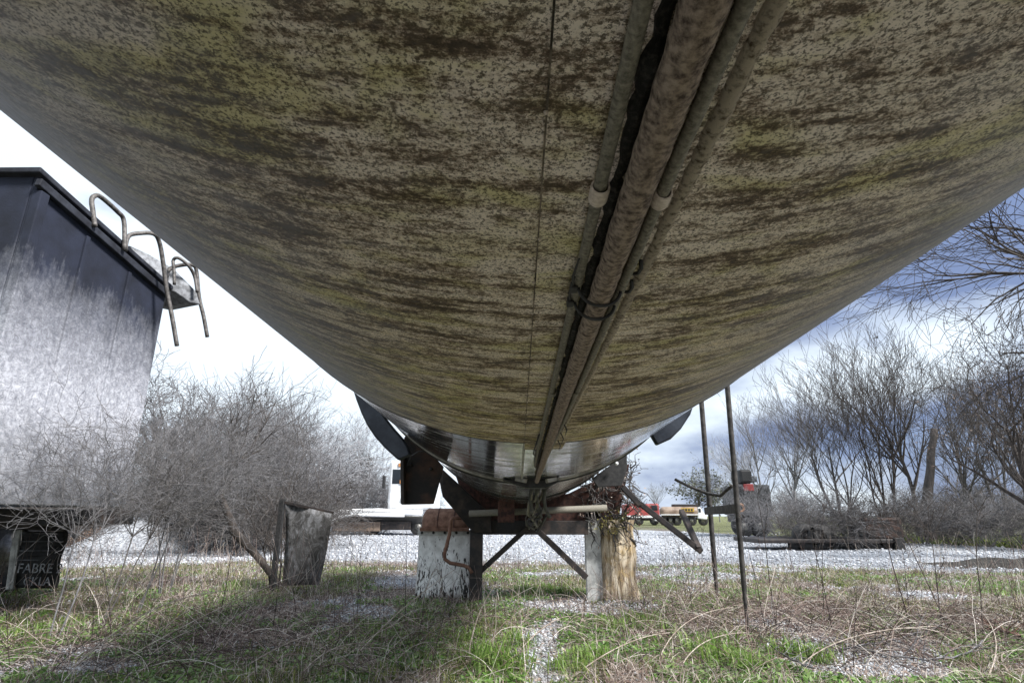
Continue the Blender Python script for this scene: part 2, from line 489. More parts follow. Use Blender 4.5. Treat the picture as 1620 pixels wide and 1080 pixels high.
M['heap'] = t.put(t.ramp(t.math('ADD', t.math('MULTIPLY', vo, 0.5), t.math('MULTIPLY', n2, 0.6)), [(0.25, (0.12, 0.125, 0.135)), (0.5, (0.36, 0.37, 0.40)), (0.7, (0.58, 0.6, 0.63))]), 0.95, 0.0, n2, 0.8, 0.05)

# ------------------------------------------------------------------ ground
def road_mask(x, y):
    """gravel yard beyond the weeds, swinging towards the viewer on the right"""
    x, y = np.asarray(x, float), np.asarray(y, float)
    wob = (fbm(x, y, 0.45, 3) - 0.5)
    near = 11.6 - 0.035 * np.clip(x, -5, 3) - 3.6 * np.clip((x - 3.5) / 8.0, 0, 1) + wob * 2.2
    far = 47 - 33.5 * np.clip((x - 6.5) / 9.0, 0, 1) + wob * 3
    far = np.maximum(far, near + 2.6)
    left = np.clip((-x - 4) / 10, 0, 1)
    near = near - left * 4.0
    m = np.clip((y - near) / 1.2, 0, 1) * np.clip((far - y) / 2.5, 0, 1)
    # washed-out path under the trailer
    c = 0.24 + 0.10 * np.sin(y * 1.1)
    path = np.clip(1.15 - np.abs(x - c) / (0.16 + 0.16 * fbm(x, y, 1.9, 8)), 0, 1) * np.clip((6.3 - y) / 1.0, 0, 1) * np.clip((fbm(x, y, 3.0, 12) - 0.25) * 3, 0, 1)
    bare = np.clip(1.3 - (((x - 0.75) / 1.05) ** 2 + ((y - 6.5) / 0.9) ** 2), 0, 1) * 0.6
    spot = np.clip((fbm(x, y, 0.8, 21) - 0.60) * 7, 0, 1) * np.clip((y - 2) / 2, 0, 1) * 0.75
    return np.clip(np.maximum.reduce([m, path, bare, spot * (y < 16)]), 0, 1)

def green_mask(x, y):
    x, y = np.asarray(x, float), np.asarray(y, float)
    g = np.clip((fbm(x, y, 0.9, 5) - 0.40) * 5, 0, 1)
    verge = np.clip(1 - np.abs(y - 11.2) / 2.2, 0, 1) * np.clip((x - 1.5) / 2, 0, 1) * 0.9
    g = np.maximum(g, verge * np.clip((fbm(x, y, 1.4, 9) - 0.3) * 4, 0, 1))
    strip = np.clip(1.4 - (((x - 0.35) / 0.75) ** 2 + ((y - 8.3) / 0.7) ** 2), 0, 1)
    lawn = np.clip((y - 16) / 3, 0, 1) * np.clip((x - 9) / 3, 0, 1)
    return np.clip(np.maximum.reduce([g, strip, lawn]), 0, 1) * np.clip(1 - road_mask(x, y) * 1.4, 0, 1)

def height(x, y):
    x, y = np.asarray(x, float), np.asarray(y, float)
    near = np.clip((60 - y) / 40, 0, 1)
    return ((fbm(x, y, 0.5, 31) - 0.5) * 0.10 + (fbm(x, y, 3.0, 33) - 0.5) * 0.035) * near

def axis(lo, hi, step, far, n):
    core = np.arange(lo, hi + 1e-6, step)
    g = np.geomspace(1, far, n)
    return np.concatenate([lo - (g[::-1] - 1) * step * 6 - step, core, hi + (g - 1) * step * 6 + step])
gx = axis(-11, 13, 0.075, 900, 26)
gy = np.concatenate([-3 - (np.geomspace(1, 700, 14)[::-1] - 1) * 0.5, np.arange(-2.5, 3, 0.5), np.arange(3, 17, 0.07), 17 + (np.geomspace(1, 6000, 60) - 1) * 0.12])
GXX, GYY = np.meshgrid(gx, gy)
GZ = height(GXX, GYY)
nx, ny = len(gx), len(gy)
idx = np.arange(nx * ny).reshape(ny, nx)
fc = np.stack([idx[:-1, :-1], idx[:-1, 1:], idx[1:, 1:], idx[1:, :-1]], -1).reshape(-1, 4)
me = np_mesh('ground', np.stack([GXX, GYY, GZ], -1), fc, 4)
for nm, fn in (('gravel', road_mask), ('green', green_mask)):
    a = me.attributes.new(nm, 'FLOAT', 'POINT')
    a.data.foreach_set('value', fn(GXX, GYY).astype(np.float32).ravel())
ground = link('ground', me, M['ground'], None, True)
tag(ground, 'weedy soil with patches of pale gravel running under the tanker', 'ground', kind='structure')

# ------------------------------------------------------------------ the tanker trailer overhead
TX, TZ, TT = 0.0532, CAM_H + 1.2226, 0.01627      # axis position at y = 0 and its slight downward slope
RT = 1.0
def tank_pt(ang, s, r=RT):
    """ang from straight down, positive to the right"""
    return Vector((TX + r * math.sin(ang), s, TZ - s * TT - r * math.cos(ang)))

def shell(s0, s1, r, a0=-PI, a1=PI, na=128, ns=24):
    full = a1 - a0 > 6.28
    m = na if full else na + 1
    b = MB()
    vs = [tank_pt(a0 + (a1 - a0) * k / na, s0 + (s1 - s0) * i / ns, r) for i in range(ns + 1) for k in range(m)]
    fs = [(i * m + k, i * m + (k + 1) % m, (i + 1) * m + (k + 1) % m, (i + 1) * m + k) for i in range(ns) for k in range(na)]
    return b.add(vs, fs)

S1, S2, S3 = 1.60, 3.15, 7.9
tk = empty('tanker_trailer', (TX, 6.9, 0), 'long steel tank trailer overhead with grimy algae-stained belly and pipes beneath', 'trailer')
shell(-4.5, S1, RT + 0.004).build('grimy_jacket', M['jacket'], tk, True)
shell(S1 - 0.01, S2, RT).build('polished_panel', M['steel'], tk, True)
shell(S2, S3, RT).build('polished_panel', M['steel'], tk, True)
for sgn, s in ((1, S3), (-1, -4.5)):
    b = MB()
    prof = [(0.30 * math.sin(k / 10 * PI / 2), RT * math.cos(k / 10 * PI / 2) + 1e-4) for k in range(11)]
    vs = [tank_pt(-PI + 2 * PI * k / 96, s + sgn * d, r) for d, r in prof for k in range(96)]
    fs = [(i * 96 + k, i * 96 + (k + 1) % 96, (i + 1) * 96 + (k + 1) % 96, (i + 1) * 96 + k) for i in range(10) for k in range(96)]
    b.add(vs, fs).build('tank_head', M['steel'], tk, True)
def ring(s, r, tr, mat, nm='band'):
    pts = [tank_pt(-PI + 2 * PI * k / 128, s, r) for k in range(129)]
    return MB().tube(pts, tr, 8, False).build(nm, mat, tk, True)
ring(S1 + 0.004, RT + 0.002, 0.0035, M['black'])
ring(S2, RT + 0.002, 0.011, M['black'])
ring(S2 - 0.035, RT + 0.001, 0.006, M['alu'])
ring(5.1, RT + 0.001, 0.012, M['blacksteel'])
# welded lap seam and the jacket's tongue beside the pipes
sa = math.asin((0.0165 - TX) / RT)
shell(-4.5, S1 + 0.002, RT + 0.0055, sa - 0.0006, sa + 0.0006, 2, 80).build('lap_seam', worn('dirty_seam', (0.03, 0.024, 0.018), (0.28, 0.23, 0.18), 0.9, 0.0, 40, 0.42, 0.6), tk)
rs = random.Random(4)
for k in range(16):
    s = 0.1 + k * 0.095 + rs.uniform(-0.03, 0.03)
    p = tank_pt(sa + rs.uniform(-.002, .002), s, RT + 0.006)
    MB().lathe([(0, 0.0001), (0.0002, 0.0016), (-0.0012, 0.001), (-0.0016, 0.0001)], p, 'z', 7).build('rivet', M['clamp'], tk, True)
shell(S1 - 0.02, S1 + 0.14, RT + 0.0045, sa + 0.002, sa + 0.115, 12, 4).build('jacket_tongue', M['jacket'], tk, True)
shell(S1, S2, RT + 0.004, sa - 0.004, sa + 0.004, 2, 8).build('lap_seam', M['alu'], tk)

def along(x, dz, s):
    """point below the belly line; dz = distance from the belly"""
    return Vector((x, s, TZ - RT - dz - s * TT))
def pipe(nm, x, dz, r, s0, s1, mat, wob=0.0, seed=1, n=14, dx=0.0):
    rr = random.Random(seed)
    pts, k = [], 60
    for i in range(k + 1):
        s = s0 + (s1 - s0) * i / k
        pts.append(along(x + dx * max(0, s - 0.9) + wob * math.sin(s * 4.1 + seed) + rr.uniform(-.2, .2) * wob, dz + wob * 0.5 * math.sin(s * 5 + 2 * seed), s))
    if nm == 'main_pipe':
        m = 700
        pts = [along(x + dx * max(0, s - 0.9), dz, s) for s in (s0 + (s1 - s0) * i / m for i in range(m + 1))]
        r = [r * (1 + rr.uniform(-.05, .07)) for i in range(m + 1)]
    return MB().tube(pts, r, n).build(nm, mat, tk, True)
main = pipe('main_pipe', 0.0775, 0.0170, 0.0103, -4.0, 2.86, M['pipe'], 0.0007, 2, 18, 0.006)
left = pipe('conduit', 0.0550, 0.0080, 0.0046, -4.0, 2.2, M['conduit'], 0.0010, 5, 12, 0.004)
right = pipe('conduit', 0.0985, 0.0085, 0.0044, -4.0, 2.84, M['conduit'], 0.0007, 9, 12, -0.004)
# rough sealant bead right of the pipes
b = MB()
rr = random.Random(3)
pts, rad = [], []
for i in range(260):
    s = -1 + i * 0.0098
    taper = max(0.25, 1 - max(0, s - 0.5) * 0.55)
    pts.append(along(0.1145 - 0.006 * max(0, s - .3) + rr.uniform(-.0006, .0006), 0.0012 + rr.uniform(-.0005, .0005), s))
    rad.append((0.0056 + rr.uniform(-.0008, .0008)) * taper)
b.tube(pts, rad, 10).build('sealant_bead', M['sealant'], tk, True)
# packed crud between conduit and main pipe
for (x0, x1, s0, s1, w) in ((0.0665, 0.0665, -0.5, 0.85, 0.0062), (0.0905, 0.090, -0.5, 1.6, 0.0032), (0.0675, 0.068, 0.8, 2.3, 0.0038)):
    pts, rad = [], []
    for i in range(120):
        f = i / 119
        pts.append(along(x0 + (x1 - x0) * f + rr.uniform(-.0008, .0008), 0.0035 + rr.uniform(-.0012, .002), s0 + (s1 - s0) * f))
        rad.append(w * rr.uniform(0.45, 1.2))
    MB().tube(pts, rad, 8).build('packed_grime', M['crud'], tk, True)
# clamps, straps and loose ties
def sY(u, v, dz):
    """distance along the tank where something dz under the belly line shows at u, v"""
    d = ray(u, v)
    g = TZ - CAM_H - RT - dz
    return g / (d.z + TT * d.y) * d.y
def collar(x, dz, s, r, ln, mat, par):
    c = along(x, dz, s)
    prof = [(-ln, r * 0.82), (-ln, r), (-ln * 0.85, r * 1.06), (ln * 0.85, r * 1.06), (ln, r), (ln, r * 0.82)]
    o = MB().lathe(prof, c, 'y', 20).build('pipe_clamp', mat, par, True)
    return o
s = sY(932, 305, 0.008)
collar(0.0552, 0.0082, s, 0.0063, 0.0085, M['clamp'], left)
s = sY(1036, 312, 0.0085)
collar(0.0985, 0.0088, s, 0.0060, 0.0075, M['clamp'], right)
s = sY(878, 620, 0.008)
collar(0.058, 0.0085, s, 0.0062, 0.012, M['conduit'], left)
collar(0.0965, 0.0085, s, 0.0060, 0.012, M['conduit'], right)
MB().box(along(0.058, 0.001, 0.345) - Vector((0, .007, .004)), along(0.072, 0.006, 0.345) + Vector((0, .007, .004))).build('pipe_bracket', M['rust'], main, bevel=0.001)
for (v, tail) in ((470, 1), (492, 0)):
    s = sY(935, v, 0.02)
    pts = []
    for k in range(15):
        a = -PI + PI * k / 14
        pts.append(along(0.0765 + 0.0205 * math.cos(a), 0.010 - 0.0188 * math.sin(a), s + 0.004 * math.cos(a)))
    MB().tube(pts, 0.0016, 7).build('cable_tie', M['black'], main, True)
    hd = along(0.0525, 0.0115, s - 0.003)
    MB().box(hd - Vector((.004, .007, .0035)), hd + Vector((.003, .007, .0035))).build('tie_head', M['black'], left, bevel=0.0012)
    tp = [hd + Vector((-.001, -.004, 0)), hd + Vector((-.004, -.03, -.002)), hd + Vector((-.0015, -.06, .001))]
    MB().tube(tp, [0.0012, 0.0012, 0.0008], 6).build('tie_tail', M['black'], left, True)
for (u, v) in ((1001, 426), (989, 456)):
    s = sY(u, v, 0.009)
    c = along(0.1045, 0.009, s)
    MB().tube([c + Vector((0.0005, -.014, .002)), c + Vector((.0028, -.004, -.001)), c + Vector((.0025, .007, -.0005)), c + Vector((-.001, .014, .002))], 0.0017, 6).build('tie_loop', M['black'], right, True)
for k in range(3):
    s = 1.25 + 0.13 * k
    c = along(0.1 + .002 * k, 0.009, s)
    MB().tube([c, c + Vector((.008, .02, -.012)), c + Vector((.006, .05, -.02))], [.0016, .0014, .0006], 6).build('loose_tie', M['black'], right, True)
s = 1.72
c = along(0.05, 0.012, s)
MB().tube([c + Vector((0, -.35, .003)), c + Vector((-.006, -.1, -.008)), c + Vector((-.004, .03, -.004)), c + Vector((.004, .15, 0))], .0022, 6).build('loose_wire', M['black'], left, True)

# bracket where the pipes end
for sx in (-1, 1):
    c = along(0.088 + sx * 0.05, 0.012, 2.9)
    MB().bar(c, c + Vector((sx * .05, .02, .012)), .03, .02).build('pipe_hanger', M['alu'], tk, bevel=.003)
c = along(0.088, 0.02, 3.0)
MB().prism([c + Vector(q) for q in ((-.17, 0, .022), (-.05, 0, -.018), (.05, 0, -.020), (.13, 0, .018))], (0, .12, 0)).build('pipe_bracket', M['black'], tk)
# drain bundle hanging under the bracket
rr = random.Random(8)
for k in range(9):
    p0 = along(0.05 + .013 * k, 0.015, 3.08 + rr.uniform(-.04, .04))
    e = P(845 + rr.uniform(-10, 8), 834 + rr.uniform(-6, 6), 6.7)
    pts = []
    for i in range(15):
        f = i / 14
        sag = math.sin(f * PI) * (-.05 - .05 * rr.random())
        pts.append(p0.lerp(e, f ** 1.2) + Vector((.05 * math.sin(f * 9 + k * 2.1) * math.sin(f * PI), 0, sag + .03 * math.sin(f * 13 + k) * math.sin(f * PI))))
    MB().tube(pts, .005 + .003 * (k % 3), 7).build('hanging_hose', M[('blacksteel', 'conduit', 'black')[k % 3]], tk, True)

# fenders and plates hung along the flanks
def plate(pts, Y, th, mat, nm, par=None, bev=0.004, dY=None):
    q = [P(u, v, Y + (dY[k] if dY else 0)) for k, (u, v) in enumerate(pts)]
    return MB().prism(q, (0, th, 0)).build(nm, mat, par or tk, False, bev)
fd = plate([(556, 610), (563, 632), (571, 653), (580, 672), (592, 690), (608, 708), (630, 728), (650, 720), (645, 705), (638, 694), (622, 676), (611, 662), (600, 645), (580, 626)], 3.0, 0.05, M['fender'], 'side_fender', None, .01)
pl = plate([(634, 718), (640, 690), (654, 686), (702, 738), (686, 797), (635, 798)], 3.35, 0.012, M['rustblack'], 'hanger_plate')
MB().bar(P(637, 722, 3.33), P(638, 797, 3.33), .02, .05, (0, 1, 0)).build('plate_flange', M['blacksteel'], pl, bevel=.003)
for u, v in ((682, 742), (650, 735)):
    c = P(u, v, 3.35)
    MB().lathe([(0, .0001), (0, .011), (-.012, .010), (-.014, .0001)], c, 'y', 8).build('bolt', M['blacksteel'], pl, True)
pts = [P(645, 736, 3.3), P(650, 722, 3.25), P(662, 714, 3.2), P(680, 713, 3.2), P(705, 722, 3.2), P(745, 744, 3.2), P(800, 760, 3.15), P(845, 768, 3.1)]
MB().tube(pts, .0045, 8).build('brake_hose', M['black'], tk, True)
pts = [P(845, 768, 3.1), P(880, 762, 3.15), P(920, 748, 3.2), P(958, 732, 3.2), P(985, 722, 3.25)]
MB().tube(pts, .006, 8).build('brake_hose', M['black'], tk, True)
plate([(1028, 684), (1100, 634), (1093, 655), (1078, 678), (1062, 694), (1040, 704)], 3.2, 0.05, M['fender'], 'side_fender', None, .01)
plate([(936, 757), (992, 716), (992, 742), (984, 768), (946, 770)], 4.6, 0.012, M['black'], 'hanger_plate')
c = P(975, 733, 4.55)
MB().lathe([(0, .0001), (0, .016), (-.02, .014), (-.022, .0001)], c, 'y', 10).build('reflector_stud', M['white'], tk, True)

# under-frame at the landing legs
YF = 6.8
def bar(nm, a, b, wpx, Y, mat, Yb=None, h=None, par=None, bev=.006):
    pa, pb = P(*a, Y), P(*b, Yb or Y)
    w = wpx * Y / 945.0
    return MB().bar(pa, pb, h or w, w, (0, 1, 0) if h is None else (0, 0, 1)).build(nm, mat, par or tk, False, bev)
MB().box((P(745, 834, YF).x, YF - .05, P(700, 845, YF).z), (P(930, 834, YF).x, YF + .05, P(700, 823, YF).z)).build('cross_beam', M['blacksteel'], tk, bevel=.006)
MB().tube([P(742, 812, 6.5), P(960, 803, 6.5)], .035, 12).build('cross_tube', M['conduit'], tk, True)
MB().box((P(720, 815, 7.3).x, 7.28, P(720, 824, 7.3).z), (P(918, 815, 7.3).x, 7.32, P(720, 811, 7.3).z)).build('bumper_board', M['white'], tk, bevel=.004)
MB().box((P(788, 800, 6.3).x, 6.24, P(788, 826, 6.3).z), (P(814, 800, 6.3).x, 6.42, P(788, 745, 6.3).z)).build('king_post', M['darkrust'], tk, bevel=.006)
pts = [P(694, 756, 6.45), P(700, 742, 6.45), P(776, 812, 6.6), P(778, 842, 6.6), P(748, 842, 6.6), P(700, 785, 6.45)]
MB().prism(pts, (0, .10, 0)).build('diagonal_gusset', M['blacksteel'], tk, bevel=.006)
sd = [(720, 750), (745, 823), (978, 823), (996, 733), (900, 780), (820, 795), (760, 780)]
plate(sd, 6.9, .12, M['darkrust'], 'saddle_plate', bev=.004)
bar('brace', (835, 834), (756, 907), 8, 6.75, M['blacksteel'])
bar('brace', (852, 840), (928, 913), 9, 6.75, M['blacksteel'])
MB().box((P(743, 900, 6.7).x, 6.66, -0.02), (P(763, 900, 6.7).x, 6.76, P(743, 826, 6.7).z)).build('landing_leg', M['blacksteel'], tk, bevel=.006)
# left flap with its clamp strip and bolts
YL = 7.0
fl = MB()
nu, nv = 10, 14
vs = []
zt, zb = P(663, 838, YL).z, 0.015
x0, x1 = P(663, 838, YL).x, P(746, 838, YL).x
for j in range(nv + 1):
    for i in range(nu + 1):
        u, v = i / nu, j / nv
        vs.append((x0 + (x1 - x0) * u, YL + .025 * v * math.sin(u * 5 + v * 3) - .05 * v * v, zt + (zb - zt) * v))
fl.add(vs, [(j * (nu + 1) + i, j * (nu + 1) + i + 1, (j + 1) * (nu + 1) + i + 1, (j + 1) * (nu + 1) + i) for j in range(nv) for i in range(nu)])
flap = fl.build('mud_flap', M['flap_white'], tk, True)
so = flap.modifiers.new('solid', 'SOLIDIFY')
so.thickness = .012
strip = MB().box((x0 - .01, YL - .035, zt - .055), (x1 + .01, YL - .017, zt + .004)).build('clamp_strip', M['palepost'], tk, bevel=.003)
for k in range(5):
    c = Vector((x0 + .04 + k * (x1 - x0 - .08) / 4, YL - .035, zt - .028))
    MB().lathe([(0, .0001), (0, .016), (-.012, .015), (-.014, .0001)], c, 'y', 8).build('bolt', M['black'], strip, True)
# rusty half-round fender cap above the flap
xc0, xc1 = P(668, 838, YL).x, P(742, 838, YL).x
zc, rc = P(668, 838, YL).z + .02, .225
prof = [(0, .17), (.02, .205), (.05, rc), (xc1 - xc0 - .05, rc), (xc1 - xc0 - .02, .205), (xc1 - xc0, .17)]
cap = MB().lathe(prof, (xc0, YL + .12, zc), 'x', 20, 0, PI).build('rusty_fender', M['rust'], tk, True)
so = cap.modifiers.new('solid', 'SOLIDIFY'); so.thickness = .012
MB().box((xc0 - .01, YL - .12, zc - .03), (xc1 + .01, YL - .095, zc + .01)).build('fender_lip', M['rust'], cap, bevel=.004)
for k in (0.33, 0.68):
    xx = xc0 + (xc1 - xc0) * k
    MB().lathe([(0, rc + .004), (.006, rc + .008), (.012, rc + .004)], (xx, YL + .12, zc), 'x', 20, 0, PI).build('fender_rib', M['darkrust'], cap, True)
pts = [P(738, 819, 6.6), P(716, 819, 6.6), P(713, 823, 6.6), P(711, 845, 6.6), P(703, 876, 6.6), P(704, 884, 6.6), P(712, 890, 6.6), P(734, 894, 6.6), P(741, 897, 6.6), P(747, 906, 6.6)]
MB().tube(pts, .020, 10).build('crank_rod', M['rust'], tk, True)
# right leg: pale post and split timber bolted to it
MB().box((P(926, 880, 6.95).x, 6.9, -0.02), (P(951, 880, 6.95).x, 7.0, P(926, 800, 6.95).z)).build('landing_leg', M['palepost'], tk, bevel=.008)
b = MB()
rr = random.Random(5)
xa, xb = P(951, 880, 6.9).x, P(1005, 880, 6.9).x
prof = []
for k in range(20):
    a = 2 * PI * k / 20
    prof.append((math.copysign(abs(math.cos(a)) ** .55, math.cos(a)), math.copysign(abs(math.sin(a)) ** .55, math.sin(a)), rr.uniform(.86, 1.06)))
rows = 15
vs = []
for j in range(rows + 1):
    zz = -0.03 + (P(951, 822, 6.9).z + .03) * j / rows
    tw = 1 + .06 * math.sin(j * .9) - .002 * j
    for (cx_, cy_, m) in prof:
        k2 = m * tw * rr.uniform(.97, 1.03)
        vs.append(((xa + xb) / 2 + cx_ * k2 * (xb - xa) / 2 * (1.06 if j < 2 else 1), 6.95 + cy_ * k2 * .14, zz))
fs = [(j * 20 + k, j * 20 + (k + 1) % 20, (j + 1) * 20 + (k + 1) % 20, (j + 1) * 20 + k) for j in range(rows) for k in range(20)] + [tuple(rows * 20 + k for k in range(20))]
b.add(vs, fs).build('timber_prop', M['timber'], tk)
# struts out to the right
bar('side_strut', (1012, 796), (1110, 872), 8, 6.6, M['blacksteel'], 6.2)
bar('side_strut', (1078, 808), (1106, 868), 8, 6.7, M['blacksteel'], 6.2)
bar('strut_hanger', (985, 770), (1014, 800), 9, 6.6, M['blacksteel'])
pts = [P(1068, 758, 6.6), P(1090, 769, 6.5), P(1118, 780, 6.3), P(1140, 784, 6.1), P(1146, 778, 6.0), P(1158, 768, 5.6)]
sfw = MB().tube(pts, .016, 8)

# ------------------------------------------------------------------ steel post frame beside the tanker
pf = empty('post_frame', (1.98, 5.6, 0), 'two thin dark posts joined by a short crossbar and slack cable beside tanker', 'post frame')
def post(nm, top, bot, Y, r):
    a, b_ = P(*top, Y), P(*bot, Y)
    d = (a - b_)
    pts = [Vector((b_.x, b_.y, -.05)), b_, b_ + d * .12, b_ + d * .5, a, a + d * .35]
    MB().tube(pts, [r * .35, r * .55, r * .9, r, r, r], 10).build(nm, M['post'], pf, True)
post('post', (1150, 605), (1181, 975), 4.95, .022)
post('post', (1110, 640), (1134, 938), 6.4, .027)
MB().bar(P(1117, 808, 6.4), P(1166, 804, 4.97), .04, .075).build('crossbar', M['post'], pf, bevel=.004)
sfw.build('slack_cable', M['post'], pf, True)

# ------------------------------------------------------------------ hopper trailer on the left
XS, YN, YE = -3.9, 4.13, 5.95
hz = P(65, 275, YN).z
XS = P(65, 275, YN).x
ht = empty('hopper_trailer', (XS - 1.2, 5.2, 0), 'navy blue hopper trailer with tube handrails along its roof and pale haze painted on its lower sides', 'trailer')
zlow = 0.98
top2 = P(255, 458, YE).z
def wall(nm, pts, vec, mat):
    return MB().prism(pts, vec).build(nm, mat, ht, False, .01)
xe = P(256, 500, YE).x
wall('side_wall', [(XS, YN, zlow), (xe, YE, zlow), (xe, YE, top2), (XS, YN, hz - .02)], (-.05, 0, 0), M['navy'])
wall('end_wall', [(XS - 2.5, YN, zlow), (XS - .051, YN, zlow), (XS - .051, YN, hz - .02), (XS - 2.5, YN, hz - .04)], (0, .05, 0), M['navy'])
wall('far_wall', [(xe - 2.3, YE, zlow), (xe - .051, YE, zlow), (xe - .051, YE, top2), (xe - 2.3, YE, top2)], (0, -.05, 0), M['navy'])
wall('roof', [(XS - 2.5, YN - .06, hz - .02), (XS + .04, YN - .06, hz - .02), (xe + .04, YE + .05, top2 + .01), (xe - 2.3, YE + .05, top2 + .01)], (0, 0, .05), M['navyplain'])
MB().bar((XS + .03, YN - .04, hz - .10), (xe + .03, YE, top2 - .07), .05, .07).build('top_rail', M['navyplain'], ht, bevel=.008)
MB().bar((XS + .012, YN + .04, zlow), (XS + .012, YN + .04, hz - .16), .08, .09, (0, 1, 0)).build('corner_post', M['navy'], ht, bevel=.008)
for f in (0.33, 0.66):
    xx, yy = XS + (xe - XS) * f, YN + (YE - YN) * f
    zt_ = hz - .02 + (top2 - hz + .02) * f - .16
    MB().bar((xx + .006, yy, zlow), (xx + .006, yy, zt_), .03, .045, (0, 1, 0)).build('seam_strip', M['navy'], ht, bevel=.004)
# chute hanging off the far end of the roof
ch = [(205, 388), (235, 402), (275, 425), (312, 462), (318, 482), (300, 478), (278, 462), (245, 452), (222, 432)]
q = [P(u, v, 5.75 + (u - 205) * .004) for u, v in ch]
MB().prism(q, (-.5, .25, .02)).build('roof_chute', M['galv'], ht, bevel=.01)
def rail(pts, r=.022):
    out = []
    pp = [P(u, v, Y) for u, v, Y in pts]
    for i in range(len(pp) - 1):
        for k in range(5):
            f = k / 5
            p0, p1, p2, p3 = pp[max(i - 1, 0)], pp[i], pp[i + 1], pp[min(i + 2, len(pp) - 1)]
            out.append(0.5 * ((2 * p1) + (p2 - p0) * f + (2 * p0 - 5 * p1 + 4 * p2 - p3) * f * f + (3 * p1 - p0 - 3 * p2 + p3) * f ** 3))
    out.append(pp[-1])
    return MB().tube(out, r, 10).build('hand_rail', M['rail'], ht, True)
rail([(150, 358, 4.7), (147, 335, 4.7), (145, 317, 4.7), (150, 310, 4.72), (160, 312, 4.8), (186, 335, 5.0), (196, 350, 5.1), (197, 395, 5.1)])
rail([(198, 396, 5.15), (203, 374, 5.2), (222, 369, 5.3), (243, 370, 5.4), (252, 383, 5.5), (258, 415, 5.6), (264, 460, 5.7), (272, 500, 5.75), (280, 547, 5.8)])
rail([(276, 450, 5.9), (275, 425, 5.9), (274, 412, 5.9), (282, 408, 5.9), (298, 420, 6.0), (308, 438, 6.1), (312, 462, 6.1)], .018)
rail([(262, 448, 5.95), (268, 426, 6.0), (290, 419, 6.05), (306, 420, 6.1), (311, 430, 6.15), (315, 470, 6.2), (322, 500, 6.25), (328, 533, 6.3)])
# chassis, wheel and its printed mud flap
MB().box((XS - 2.0, 4.5, .80), (XS - .6, 7.1, .96)).build('chassis_beam', M['blacksteel'], ht, bevel=.01)
def wheel(par, c, r, w, axis='x', rim='alu'):
    pr = [(-w / 2, r * .55), (-w / 2, r * .92), (-w * .38, r), (w * .38, r), (w / 2, r * .92), (w / 2, r * .55)]
    ty = MB().lathe(pr, c, axis, 32).build('wheel', M['black'], par, True)
    pr = [(-w * .40, r * .0005 + 1e-4), (-w * .40, r * .20), (-w * .22, r * .25), (-w * .3, r * .56), (w * .3, r * .56), (w * .22, r * .25), (w * .40, r * .20), (w * .40, 1e-4)]
    MB().lathe(pr, c, axis, 24).build('rim', M[rim], ty, True)
    return ty
YM = 6.9
px0, px1 = P(36, 840, YM), P(110, 840, YM)
xw = (px0.x + px1.x) / 2
wheel(ht, (xw - .55, YM - .95, .48), .50, .28)
wheel(ht, (xw - .75, YM + .35, .48), .50, .28)
vs = []
for j in range(13):
    for i in range(11):
        u, v = i / 10, j / 12
        vs.append((px0.x + (px1.x - px0.x) * u + .06 * v * 0, YM + .02 * math.sin(v * 9) + .02 * math.sin(u * 4 + v * 2), px0.z + (P(36, 930, YM).z - px0.z) * v))
fl2 = MB().add(vs, [(j * 11 + i, j * 11 + i + 1, (j + 1) * 11 + i + 1, (j + 1) * 11 + i) for j in range(12) for i in range(10)]).build('mud_flap', M['black'], ht, True)
so = fl2.modifiers.new('solid', 'SOLIDIFY'); so.thickness = .012
fl2['label'] = 'black mud flap with worn white lettering'
for k in range(7):
    zz = px0.z - .06 - k * .05
    MB().box((px0.x + .03, YM - .034, zz - .006), (px1.x - .03, YM - .020, zz + .006)).build('flap_ridge', M['galv' if k % 2 else 'black'], fl2, bevel=.003)
MB().bar(P(28, 838, YM), P(16, 932, YM), .085, .03, (0, 1, 0)).build('flap_bracket', M['palepost'], ht, bevel=.006)
MB().bar(P(0, 832, YM + .03), P(112, 836, YM + .03), .06, .06).build('flap_hanger', M['blacksteel'], ht, bevel=.006)
def text(s_, loc, size, par, mat):
    cu = bpy.data.curves.new('lettering', 'FONT')
    cu.body = s_
    cu.size = size
    cu.extrude = .001
    cu.align_x = 'CENTER'
    o = bpy.data.objects.new('lettering', cu)
    C.objects.link(o)
    dg = bpy.context.evaluated_depsgraph_get()
    me_ = bpy.data.meshes.new_from_object(o.evaluated_get(dg))
    bpy.data.objects.remove(o)
    me_.transform(Matrix.Translation(loc) @ Matrix.Rotation(PI / 2, 4, 'X'))
    return link('lettering', me_, mat, par)
cz = P(70, 905, YM)
text('FABRE 2', (cz.x - .02, YM - .05, cz.z), .145, fl2, M['letter'])
text('CKLA', (cz.x - .02, YM - .05, cz.z - .13), .125, fl2, M['letter'])

